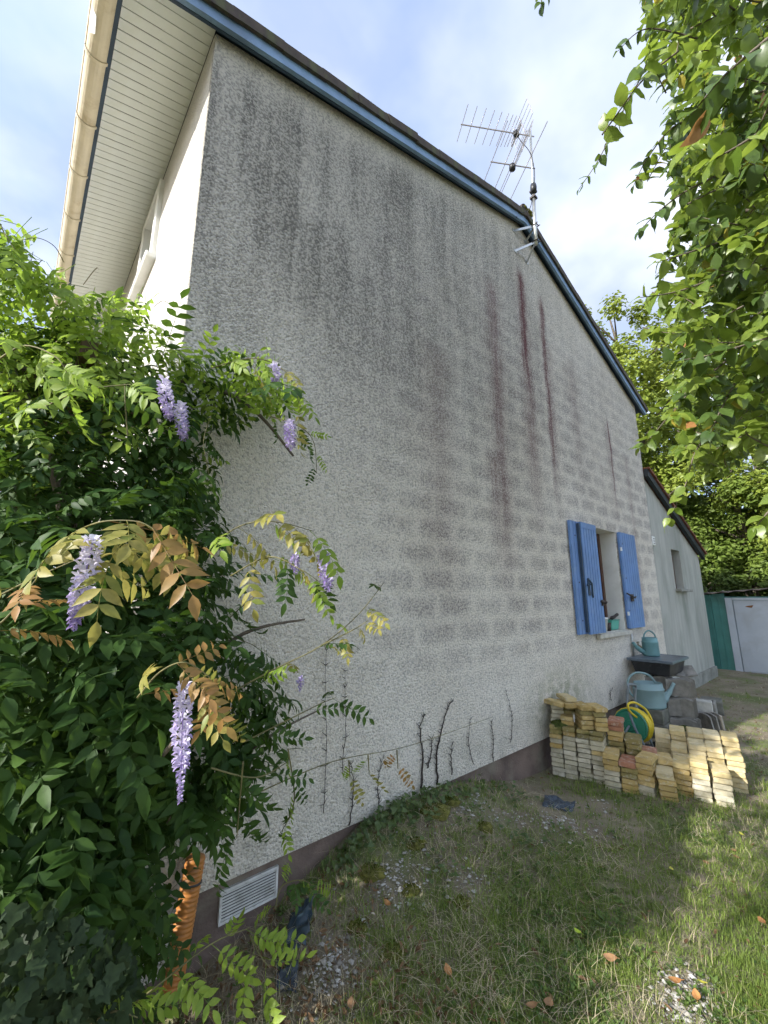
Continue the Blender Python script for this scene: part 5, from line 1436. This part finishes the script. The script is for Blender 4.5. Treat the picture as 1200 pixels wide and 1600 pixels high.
shoot([(0, 930, .95), (60, 900, .95), (130, 870, .93)], 'gyg', 5, (.7, .85), r0=.0025)
shoot([(-20, 990, .80), (15, 960, .80), (60, 900, .82)], 'b', 4, (.35, .5), r0=.0025)
shoot([(330, 850, 1.45), (380, 820, 1.4), (430, 815, 1.38), (490, 830, 1.40)], 'yly', 8, (.65, .85))
shoot([(360, 900, 1.5), (420, 870, 1.42), (470, 890, 1.38), (500, 910, 1.38)], 'gyl', 7, (.6, .8))
shoot([(400, 930, 1.5), (350, 980, 1.55), (400, 1010, 1.5)], 'g', 5, (.6, .8))
shoot([(215, 1090, .92), (250, 1050, .90), (290, 1035, .90), (330, 1060, .90)], 'byb', 6, (.42, .6), r0=.0025)
shoot([(300, 1060, .95), (330, 1080, .92), (335, 1110, .92)], 'by', 4, (.4, .55), r0=.0025)
shoot([(330, 1100, 1.35), (420, 1050, 1.4), (500, 1010, 1.45), (560, 960, 1.5), (600, 910, 1.55)], 'gly', 7, (.4, .55))
shoot([(500, 1010, 1.5), (550, 985, 1.5), (575, 970, 1.5)], 'y', 4, (.35, .5))
shoot([(380, 1160, 1.35), (440, 1130, 1.4), (500, 1100, 1.45), (525, 1090, 1.5)], 'g', 6, (.42, .58))
shoot([(330, 1200, 1.2), (400, 1215, 1.25), (450, 1190, 1.35)], 'g', 5, (.45, .6))
shoot([(400, 1240, 1.35), (520, 1190, 1.45), (640, 1165, 1.6), (770, 1120, 1.9)], 'l', 0, r0=.0022)
for q in ((545, 1188), (575, 1180), (620, 1172)): shoot([(q[0], q[1], 1.5), (q[0]+2, q[1]+30, 1.5)], 'ly' if q[0] < 600 else 'b', 2, (.30, .42), droop=-.9)
shoot([(450, 1170, 1.4), (460, 1250, 1.4), (440, 1300, 1.38)], 'lg', 6, (.35, .5), droop=-.7)
shoot([(380, 1190, 1.2), (375, 1250, 1.2), (370, 1310, 1.2)], 'g', 5, (.55, .7), droop=-.8)
shoot([(180, 1590, 1.0), (240, 1545, 1.05), (330, 1475, 1.12), (390, 1450, 1.2)], 'l', 8, (.42, .6), droop=-.2)
shoot([(390, 1460, 1.2), (405, 1490, 1.15), (420, 1510, 1.12)], 'l', 4, (.5, .62), droop=-.3)
shoot([(430, 1420, 1.35), (440, 1385, 1.4), (470, 1375, 1.4), (490, 1385, 1.38)], 'lg', 7, (.38, .5), droop=-.3)
shoot([(140, 1600, .95), (180, 1580, .95), (215, 1590, .95)], 'l', 4, (.4, .5))
shoot([(0, 350, 1.5), (10, 370, 1.45), (30, 400, 1.45)], 'l', 5, (.6, .8))
shoot([(0, 560, 1.2), (40, 540, 1.15), (90, 560, 1.12), (110, 600, 1.12)], 'l', 7, (.6, .8))
shoot([(60, 640, 1.35), (130, 610, 1.3), (210, 600, 1.3)], 'gl', 6, (.7, .9))
place_leaves(items, SH, WM, wist, 'leaf', 'foliage', 300)
for P, r0 in shoots:
    m = MB(); m.tube(P, [r0*(1-.6*i/(len(P)-1)) for i in range(len(P))], 5); part(m, 'shoot', M['twig'], wist, smooth=True)
# thin curling tendrils
for pts in ([(35, 375, 1.5), (60, 372, 1.5), (85, 385, 1.55), (100, 410, 1.6)], [(130, 445, 1.6), (145, 425, 1.6), (152, 418, 1.6)], [(195, 600, 1.3), (196, 640, 1.3), (200, 680, 1.3)], [(330, 650, 1.7), (318, 690, 1.7), (326, 740, 1.7), (320, 760, 1.7)], [(270, 480, 1.7), (255, 470, 1.7), (240, 480, 1.7)]):
    m = MB(); m.tube(smooth_path([at(*q) for q in pts], 6), .0016, 4); part(m, 'tendril', M['twig'], wist, smooth=True)

# flower clusters
def petal_material():
    t = NT('wisteria_petal'); f = t.attr('tint')
    col = t.ramp(f, [(0, (.28, .20, .44)), (.5, (.58, .52, .74)), (1, (.82, .79, .88))])
    b = t.principled(col, .6, 0, None, .2); tr = t.node('ShaderNodeBsdfTranslucent'); t.put(tr.inputs['Color'], col)
    mx = t.node('ShaderNodeMixShader'); mx.inputs[0].default_value = .35
    t.t.links.new(b, mx.inputs[1]); t.t.links.new(tr.outputs[0], mx.inputs[2]); return t.finish(mx.outputs[0])
M['petal'] = petal_material()
def raceme(a, b, width, open_to=.8, size=.012, pale=.5):
    A_, B_ = at(*a), at(*b); L = np.linalg.norm(B_-A_); bk = Bulk(); ax = (B_-A_)/L
    n = int(L/.0024); V, F = thin_stem([A_+(B_-A_)*i/6 for i in range(7)], [.0016*(1-.6*i/6) for i in range(7)], 4); bk.add(V-np.array(wist.location), F, .1)
    fr = rot_frame(ax, (0, -1, .3))
    for i in range(n):
        t = i/n; ang = i*2.4+r_.normal(0, .3); prof = math.sin(math.pi*min(1, .12+t*.95))**.6 if t < open_to else .45*(1-t)/(1-open_to)+.08
        rad = width*.5*prof; side = fr[:, 1]*math.cos(ang)+fr[:, 2]*math.sin(ang)
        base = A_+ax*L*t; p = base+side*rad
        s = size*(1.0 if t < open_to else .45+.3*(1-t))*r_.uniform(.8, 1.15)
        # stalk
        u = np.cross(side, ax); bk.add([base-np.array(wist.location)+u*.0005, base-np.array(wist.location)-u*.0005, p-np.array(wist.location)], [(0, 1, 2)], .15)
        tint = np.clip((1-t)*pale+.25+r_.normal(0, .12), 0, 1)
        # standard petal (reflexed) and keel
        R = rot_frame(side*.5-ax*.8+r_.normal(0, .15, 3), side)
        V, F = blade(s*1.3, s*1.5, -.45, -.7, ((0, .45), (.35, 1.0), (.75, .95), (1, .35))); bk.add(V @ R.T + p-np.array(wist.location), F, min(1, tint+.12))
        R = rot_frame(side+ax*.35+r_.normal(0, .2, 3), -ax)
        V, F = blade(s*1.2, s*.75, .9, .3, ((0, .5), (.4, 1.0), (.8, .7), (1, .2))); bk.add(V @ R.T + p-np.array(wist.location), F, max(0, tint-.22))
    # faces of mixed size are all triangles
    o = link('flower_cluster', bk.mesh('flower_cluster', M['petal'], True), wist)
    return o
raceme((146, 842, .80), (113, 985, .80), .024, .97, .0105, .9)
raceme((287, 1072, .90), (281, 1256, .90), .022, .72, .0098, .6)
raceme((255, 592, 1.40), (266, 660, 1.40), .030, .95, .011, .5)
raceme((282, 632, 1.42), (287, 690, 1.42), .027, .95, .011, .5)
raceme((452, 660, 1.75), (455, 705, 1.75), .030, .85, .012, .2)
raceme((505, 868, 1.40), (514, 926, 1.40), .030, .95, .011, .2)
raceme((428, 570, 1.8), (432, 602, 1.8), .032, .95, .012, .5)
raceme((460, 868, 1.45), (462, 898, 1.45), .020, .8, .010, .1)
raceme((470, 1060, 1.45), (468, 1082, 1.45), .012, .5, .008, .1)
# bare seed stalks
m = MB()
for a, b in (((196, 635, 1.35), (199, 680, 1.35)),):
    m.tube([at(*a), at(*b)], .002, 4)
part(m, 'bare_stalk', M['twig'], wist)

# ------------------------------------------------------------------ ivy
M['ivy'] = leaf_material('ivy_leaf', (.012, .026, .009), (.036, .060, .022), .6, .12, (.12, .2, .05), .22)
M['ivy_fresh'] = leaf_material('fresh_ivy_leaf', (.045, .085, .020), (.12, .17, .05), .4, .25, (.2, .3, .06), .4)
def ivy_leaf(rg, L=.06):
    out = [(0, 0), (-.12, .30), (.10, .50), (.28, .30), (.50, .38), (.62, .16), (1.0, 0)]
    pts = [(x*L, y*L) for x, y in out]; V = [(0, 0, 0)]; n = len(pts)
    up = [(x, y) for x, y in pts]; dn = [(x, -y) for x, y in pts[1:-1]][::-1]
    ring = up+dn; c = np.array([.3*L, 0, .0])
    V = [c]+[np.array([x, y, .10*L-.9*abs(y)*.15-.15*L*(x/L)**2+rg.normal(0, .01*L)]) for x, y in ring]
    F = [(0, i+1, (i+1) % len(ring)+1) for i in range(len(ring))]
    return np.array(V), np.array(F), np.full(len(V), np.clip(rg.normal(.5, .25), 0, .98))
IV = [ivy_leaf(r_) for _ in range(6)]
ivy = tag(empty('ivy', (.35, 1.5, 0)), 'dark ivy with pale-veined leaves in the bottom left corner', 'ivy')
it = []
for p, px, py in mass_points(900, [(-60, 1420), (60, 1400), (150, 1440), (205, 1500), (215, 1560), (190, 1640), (-60, 1640)], lambda a, b: r_.uniform(1.2, 1.7)):
    nrm = np.array([0, -.75, .75])+r_.normal(0, .6, 3)
    it.append((p, np.array([r_.normal(0, .6), -.4, -.8])+r_.normal(0, .3, 3), nrm, r_.uniform(.42, .78), int(r_.integers(0, 6)), 'd'))
place_leaves(it, IV, {'d': M['ivy']}, ivy, 'leaf', 'foliage', 160)
m = MB()
for k in range(7):
    a = at(r_.uniform(0, 180), 1640, 1.3); P = [a]
    for j in range(4): P.append(P[-1]+np.array([r_.normal(0, .06), r_.normal(0, .05), r_.uniform(.04, .12)]))
    m.tube(smooth_path(P, 4), .004, 5)
part(m, 'stems', M['bark'], ivy)
ivy2 = tag(empty('ivy', (2.0, 2.15, .2)), 'green ivy creeping along the top of the bank at the foot of the wall', 'ivy')
it = []
for k in range(430):
    x = r_.normal(2.0, .34); 
    if x < 1.45 or x > 3.0: continue
    y = 2.18-abs(r_.normal(0, .09)); z = float(ground_height(x, y))+r_.uniform(0, .09)*max(.2, 1-abs(x-2.0))
    it.append((np.array([x, y, z]), np.array([r_.normal(0, 1), -.6, r_.normal(0, .3)]), np.array([0, -.6, .9])+r_.normal(0, .35, 3), r_.uniform(.35, .75), int(r_.integers(0, 6)), 'f'))
for cx, cy, n_ in ((2.55, 1.55, 40), (1.95, 1.75, 30), (3.0, 1.95, 30)):
    for k in range(n_):
        x = cx+r_.normal(0, .10); y = cy+r_.normal(0, .08)
        it.append((np.array([x, y, float(ground_height(x, y))+r_.uniform(.02, .07)]), np.array([r_.normal(0, 1), r_.normal(0, 1), 0]), np.array([0, -.3, 1])+r_.normal(0, .3, 3), r_.uniform(.3, .6), int(r_.integers(0, 6)), 'f'))
place_leaves(it, IV, {'f': M['ivy_fresh']}, ivy2, 'leaf', 'foliage', 180)
# dead stems clinging to the render, each one a thing of its own
M['dead_stem'] = plain('dead_ivy_stem', (.045, .035, .028), .9, .3, 30, .002, 90)
def dead_stem(pts, label, r0=.008):
    P = smooth_path([on_wall(px, py, WALL_Y-.012) for px, py in pts], 6); m_ = MB()
    P = [p+np.array([r_.normal(0, .004), r_.uniform(-.004, .002), 0]) for p in P]
    m_.tube(P, [r0*(1.1-.8*i/(len(P)-1)) for i in range(len(P))], 6)
    o = m_.build('dead_ivy_stem', M['dead_stem'], None, smooth=True); b = MB()
    for i in range(1, len(P)-1):
        for s in (-1, 1):
            if r_.random() < .75:
                e = P[i]+np.array([s*r_.uniform(.01, .035), r_.uniform(0, .006), r_.uniform(.0, .03)]); b.tube([P[i], e], [.0028, .001], 4)
    if b.f: b.build('rootlets', M['dead_stem'], o)['kind'] = 'stuff'
    return tag(o, label, 'ivy stem', 'dead ivy stems on the wall')
dead_stem([(545, 1290), (552, 1230), (548, 1190)], 'leftmost short dead ivy stem low on the wall', 0.0039)
dead_stem([(592, 1260), (590, 1220), (600, 1180)], 'thin dead ivy stem left of the thick pair', 0.0033)
dead_stem([(658, 1232), (660, 1180), (656, 1140), (664, 1115)], 'thick dead ivy stem, left one of the tall pair', 0.0072)
dead_stem([(684, 1225), (682, 1180), (690, 1140), (700, 1105), (708, 1095)], 'tallest thick dead ivy stem curving right', 0.0072)
dead_stem([(668, 1200), (675, 1170), (672, 1150)], 'short dead stem between the tall pair', 0.0046)
dead_stem([(706, 1210), (705, 1180), (706, 1160)], 'short dead ivy stem just right of the tall pair', 0.0039)
dead_stem([(740, 1195), (732, 1160), (735, 1120)], 'slender dead stem in the middle of the low wall', 0.0026)
dead_stem([(770, 1190), (770, 1150), (768, 1125)], 'reddish dead stem above the plinth', 0.0033)
dead_stem([(798, 1160), (800, 1120), (790, 1075)], 'rightmost wispy dead stem before the green film', 0.0026)
dead_stem([(505, 1270), (510, 1150), (507, 1000)], 'long wiry dead stem hanging among the wisteria shoots', 0.0020)
dead_stem([(535, 1210), (540, 1120), (538, 1040)], 'second wiry dead stem beside the wisteria shoots', 0.0020)
dead_stem([(955, 1095), (953, 1085), (957, 1075)], 'little dead sprig on the wall above the hose reel', 0.0020)

# ------------------------------------------------------------------ overhanging tree on the right
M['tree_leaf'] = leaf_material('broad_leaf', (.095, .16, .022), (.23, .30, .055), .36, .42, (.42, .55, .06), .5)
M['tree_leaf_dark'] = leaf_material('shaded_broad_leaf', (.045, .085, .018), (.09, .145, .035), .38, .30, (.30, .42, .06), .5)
M['tree_leaf_yellow'] = leaf_material('yellowing_broad_leaf', (.26, .26, .03), (.44, .36, .06), .45, .4, (.6, .5, .08), .4)
M['tree_leaf_brown'] = leaf_material('withered_broad_leaf', (.36, .17, .06), (.48, .26, .11), .55, .3, (.5, .25, .08), .3)
TL = []
for k in range(6):
    V, F = blade(.080, .050, r_.uniform(.15, .4), r_.uniform(.2, .7), ((0, .1), (.14, .70), (.34, 1.0), (.58, .88), (.80, .48), (1, 0)), wave=.15)
    V2, F2 = thin_stem([(-.010, 0, .002), (0, 0, 0)], .0012); TL.append((np.concatenate([V, V2]), np.array(F+[tuple(i+len(V) for i in f) for f in F2]), np.full(len(V)+len(V2), np.clip(r_.normal(.5, .25), 0, .98))))
tree = tag(empty('broadleaf_tree', (3.2, -.55, 0)), 'broad-leaved tree overhanging from the right with sunlit leaves', 'tree')
m = MB(); limbs = []
def limb(pts, r0, r1): P = smooth_path(pts, 6); m.tube(P, [r0+(r1-r0)*i/(len(P)-1) for i in range(len(P))], 8); limbs.append(P)
base = np.array([3.2, -.55, 0])
limb([base+np.array([0, 0, -.2]), (3.15, -.58, 1.0), (3.22, -.5, 2.2), (3.1, -.45, 3.6), (3.15, -.5, 5.0), (3.1, -.5, 6.2)], .13, .03)
it = []
def twig(pts, n, s=(.7, 1.05), kind='m', r0=.004, droop=-.3, start=.05):
    """leafy shoot with leaves in opposite pairs"""
    P = smooth_path(pts, 8); m.tube(P, [r0*(1-.75*i/(len(P)-1)) for i in range(len(P))], 5)
    for k in range(n):
        t = start+(1-start)*(k+.5)/n; i = min(len(P)-2, int(t*(len(P)-1))); p = P[i]; d0 = P[i+1]-P[i]; d0 = d0/(np.linalg.norm(d0)+1e-9)
        ref = np.array([0, 0, 1.0]) if k % 2 else np.array([.7, .5, .3]); side = np.cross(d0, ref); side /= np.linalg.norm(side)+1e-9
        for sg in (1, -1):
            d = d0*r_.uniform(.25, .7)+side*sg*r_.uniform(.7, 1.1)+np.array([0, 0, droop+r_.normal(0, .25)])
            nrm = np.array([-.45, .0, .75])+r_.normal(0, .38, 3)
            u = r_.random(); mk = kind if u < .965 else ('y' if u < .982 else ('b' if u < .985 else 'm'))
            it.append((p, d, nrm, r_.uniform(*s)*(1.0 if t < .8 else .75), int(r_.integers(0, 6)), mk))
    d0 = P[-1]-P[-2]; it.append((P[-1], d0, np.array([-.3, 0, .8]), s[0]*.8, 0, kind))
A3 = lambda *q: at(*q)
# shoots that stand free against the sky and the trees behind
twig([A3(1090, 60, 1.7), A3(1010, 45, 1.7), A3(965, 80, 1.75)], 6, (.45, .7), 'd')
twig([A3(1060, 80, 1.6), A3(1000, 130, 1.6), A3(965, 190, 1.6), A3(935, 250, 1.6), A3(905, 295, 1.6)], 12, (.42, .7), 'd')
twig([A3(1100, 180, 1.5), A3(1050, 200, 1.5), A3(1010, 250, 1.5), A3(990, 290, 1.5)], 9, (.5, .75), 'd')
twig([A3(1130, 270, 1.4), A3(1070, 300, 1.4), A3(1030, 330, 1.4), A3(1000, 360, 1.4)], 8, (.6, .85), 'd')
twig([A3(1120, 380, 1.35), A3(1060, 400, 1.35), A3(1025, 410, 1.35)], 6, (.6, .85), 'm')
twig([A3(1130, 430, 1.35), A3(1060, 455, 1.35), A3(1000, 465, 1.35)], 7, (.6, .8), 'm')
twig([A3(1140, 560, 1.5), A3(1080, 610, 1.5), A3(1020, 680, 1.55), A3(1000, 700, 1.6)], 9, (.6, .8), 'm')
twig([A3(1150, 620, 1.5), A3(1090, 700, 1.5), A3(1070, 760, 1.5), A3(1040, 820, 1.55)], 10, (.55, .8), 'm')
twig([A3(1230, 770, 1.2), A3(1200, 800, 1.2), A3(1180, 825, 1.2)], 4, (.7, .9), 'm')
twig([A3(860, -60, 1.3), A3(850, -25, 1.3), A3(845, 10, 1.3)], 4, (.5, .7), 'd')
twig([A3(1200, 60, .95), A3(1130, 120, .95), A3(1080, 180, 1.0)], 6, (.7, .9), 'd')
twig([A3(1230, 180, .9), A3(1150, 230, .92), A3(1110, 250, .95)], 5, (.7, .9), 'm')
it.append((A3(1108, 175, 1.0), A3(1078, 240, 1.0)-A3(1108, 175, 1.0), np.array([.2, -.9, .3]), 1.15, 2, 'b'))
# the mass of the crown
CROWN = [(1010, -80), (1005, 40), (1020, 110), (1070, 170), (1035, 240), (1075, 320), (1035, 390), (1060, 450), (1040, 520), (1045, 590), (1040, 650), (1045, 705), (1120, 735), (1200, 720), (1330, 760), (1330, -80)]
def crown_depth(px, py): return r_.uniform(1.15, 2.9)
n_done = 0
while n_done < 680:
    px, py = r_.uniform(1000, 1330), r_.uniform(-80, 760)
    if not in_poly(px, py, CROWN): continue
    dep = r_.uniform(1.25, 2.9) if px < 1230 else r_.uniform(1.0, 2.9)
    p0 = at(px, py, dep); dr = np.array([-.7, .25, -.35])+r_.normal(0, .45, 3); dr /= np.linalg.norm(dr)
    L = r_.uniform(.16, .34)
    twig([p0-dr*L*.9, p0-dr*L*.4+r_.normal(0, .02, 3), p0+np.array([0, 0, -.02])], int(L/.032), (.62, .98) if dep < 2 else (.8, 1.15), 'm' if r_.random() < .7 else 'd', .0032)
    n_done += 1
# upper and outer crown, out of the frame, for the shade it throws
n_done = 0
while n_done < 110:
    p0 = np.array([r_.normal(3.1, .8), r_.normal(-.45, .75), r_.uniform(3.0, 6.6)])
    a, b, dd_ = project(p0)
    if dd_ > .3 and -300 < a < 1190 and -300 < b < 1700: continue
    if np.linalg.norm(p0-np.array([0, 0, EYE])) < 1.5 or p0[1] > 1.1: continue
    dr = r_.normal(0, 1, 3)+np.array([-.2, 0, -.2]); dr /= np.linalg.norm(dr)
    twig([p0-dr*.3, p0-dr*.1, p0+dr*.15], 7, (1.2, 1.6), 'm', .004); n_done += 1
# limbs that carry the shoots
for q in ((1200, 40, 2.0), (1180, 250, 1.9), (1190, 420, 1.9), (1180, 600, 1.9), (1250, 150, 1.7), (1240, 500, 1.7), (1150, 330, 2.3), (1160, 660, 2.2)):
    e = at(*q); z0 = max(.9, e[2]-.7); s0 = np.array([3.18, -.52, z0]); limb([s0, s0*.6+e*.4+np.array([0, 0, .25]), s0*.25+e*.75+np.array([0, 0, .12]), e], .035, .008)
part(m, 'trunk', M['bark'], tree, smooth=True)
place_leaves(it, TL, {'m': M['tree_leaf'], 'd': M['tree_leaf_dark'], 'y': M['tree_leaf_yellow'], 'b': M['tree_leaf_brown']}, tree, 'leaf', 'crown', 300)

# ------------------------------------------------------------------ trees behind the shed
M['far_a'] = leaf_material('far_leaf_yellow_green', (.13, .20, .026), (.30, .36, .06), .5, .35, (.42, .46, .07), .3)
M['far_b'] = leaf_material('far_leaf_green', (.08, .14, .022), (.20, .27, .05), .5, .36, (.28, .38, .06), .3)
M['far_c'] = leaf_material('far_leaf_dark', (.04, .075, .017), (.11, .16, .035), .5, .28, (.2, .3, .05), .3)
def far_tree(x, y, h, rx, zc, rz, mat, label, n=5200, leaf=.10, seed=0, clumps=64):
    n = int(n*1.5); rg = np.random.default_rng(seed); t = tag(empty('tree', (x, y, 0)), label, 'tree', 'trees behind the shed')
    m_ = MB(); P = smooth_path([(0, 0, -.2), (rg.normal(0, .1), rg.normal(0, .1), h*.3), (rg.normal(0, .2), rg.normal(0, .2), h*.65), (rg.normal(0, .2), rg.normal(0, .2), h*.95)], 5)
    m_.tube(P, [.16*(1-.85*i/(len(P)-1)) for i in range(len(P))], 8)
    C_ = []
    for k in range(clumps):
        d = rg.normal(0, 1, 3); d /= np.linalg.norm(d); rr = rg.uniform(.45, 1.0)
        c = np.array([d[0]*rx*rr, d[1]*rx*rr, zc+d[2]*rz*rr]); C_.append((c, rg.uniform(.3, .55)*rx*.5))
        if k % 2 == 0:
            s = P[min(len(P)-1, max(3, int(len(P)*np.clip((c[2]-.6)/h, .2, .9))))]; m_.tube(smooth_path([s, s*.5+c*.5+np.array([0, 0, .12]), c], 3), [.035*(1-.8*i/6) for i in range(7)], 5)
    m_.build('trunk', M['bark'], t, smooth=True)
    cc = np.array([c for c, _ in C_]); cr = np.array([r for _, r in C_]); ki = rg.integers(0, clumps, n)
    D_ = rg.normal(0, 1, (n, 3)); D_ /= np.linalg.norm(D_, axis=1)[:, None]; pos = cc[ki]+D_*(cr[ki]*rg.uniform(.35, 1.05, n))[:, None]
    nr = D_*.6+np.array([-.25, 0, .8])+rg.normal(0, .35, (n, 3)); nr /= np.linalg.norm(nr, axis=1)[:, None]
    ax = np.cross(nr, rg.normal(0, 1, (n, 3))); ax /= np.linalg.norm(ax, axis=1)[:, None]; bx = np.cross(nr, ax); s = leaf*rg.uniform(.6, 1.3, n)[:, None]
    q = [pos-ax*s*.6, pos+bx*s*.34+nr*s*.1, pos+ax*s*.6-nr*s*.12, pos-bx*s*.34+nr*s*.1]
    V = np.stack(q, 1).reshape(-1, 3); b0 = (np.arange(n)*4)[:, None]; F = np.concatenate([b0+np.array([[0, 1, 2]]), b0+np.array([[0, 2, 3]])])
    tint = np.repeat(np.clip(.5+rg.normal(0, .2, n)+.25*np.sin(ki*1.7), 0, .6), 4)
    b = Bulk(); b.add(V, F, tint); o = link('crown', b.mesh('crown', mat), t); o['kind'] = 'stuff'
    return t
far_tree(13.4, 4.1, 11.2, 2.1, 6.9, 4.2, M['far_a'], 'yellow-green tree rising just behind the annex roof', 13000, .13, 1, 90)
far_tree(15.4, 5.6, 10.8, 2.2, 6.4, 4.0, M['far_a'], 'second yellow-green tree peeping over the roof end', 10000, .14, 13, 80)
far_tree(16.5, 3.9, 9.0, 2.2, 5.2, 3.4, M['far_b'], 'mid-green tree behind the yellow-green one', 7000, .13, 2)
far_tree(15.2, 2.2, 7.0, 1.8, 4.2, 2.9, M['far_b'], 'bright green tree directly above the shed', 8000, .11, 3)
far_tree(14.9, .4, 8.0, 1.9, 4.6, 3.2, M['far_a'], 'sunlit tree at the right edge above the shed door', 7000, .11, 4)
far_tree(17.5, 1.6, 9.4, 2.5, 5.0, 4.2, M['far_c'], 'tall dark tree closing the gap behind the shed', 7000, .15, 5)
far_tree(16.0, -2.2, 7.5, 2.4, 4.2, 3.2, M['far_b'], 'big tree beyond the right edge of the frame', 5000, .15, 6)
far_tree(19.5, 4.6, 6.0, 2.6, 3.4, 2.8, M['far_c'], 'farthest dark tree behind the annex', 6000, .17, 7)
far_tree(14.4, 3.2, 3.4, 1.2, 1.7, 1.5, M['far_c'], 'low dark shrub-like tree between annex and shed', 6000, .10, 8)
far_tree(15.6, 1.0, 3.2, 1.6, 1.7, 1.5, M['far_c'], 'low dark bushy tree right behind the shed roof', 7000, .11, 9)
far_tree(18.5, 2.8, 4.5, 2.6, 2.2, 2.2, M['far_c'], 'dark thicket far behind the low bushes', 7000, .15, 10)
far_tree(18.0, -.6, 5.0, 2.4, 2.4, 2.4, M['far_c'], 'dark thicket far behind the shed door', 7000, .15, 11)
far_tree(20.5, .8, 5.5, 3.0, 2.6, 2.6, M['far_c'], 'farthest thicket closing the view behind the shed', 6000, .2, 12)
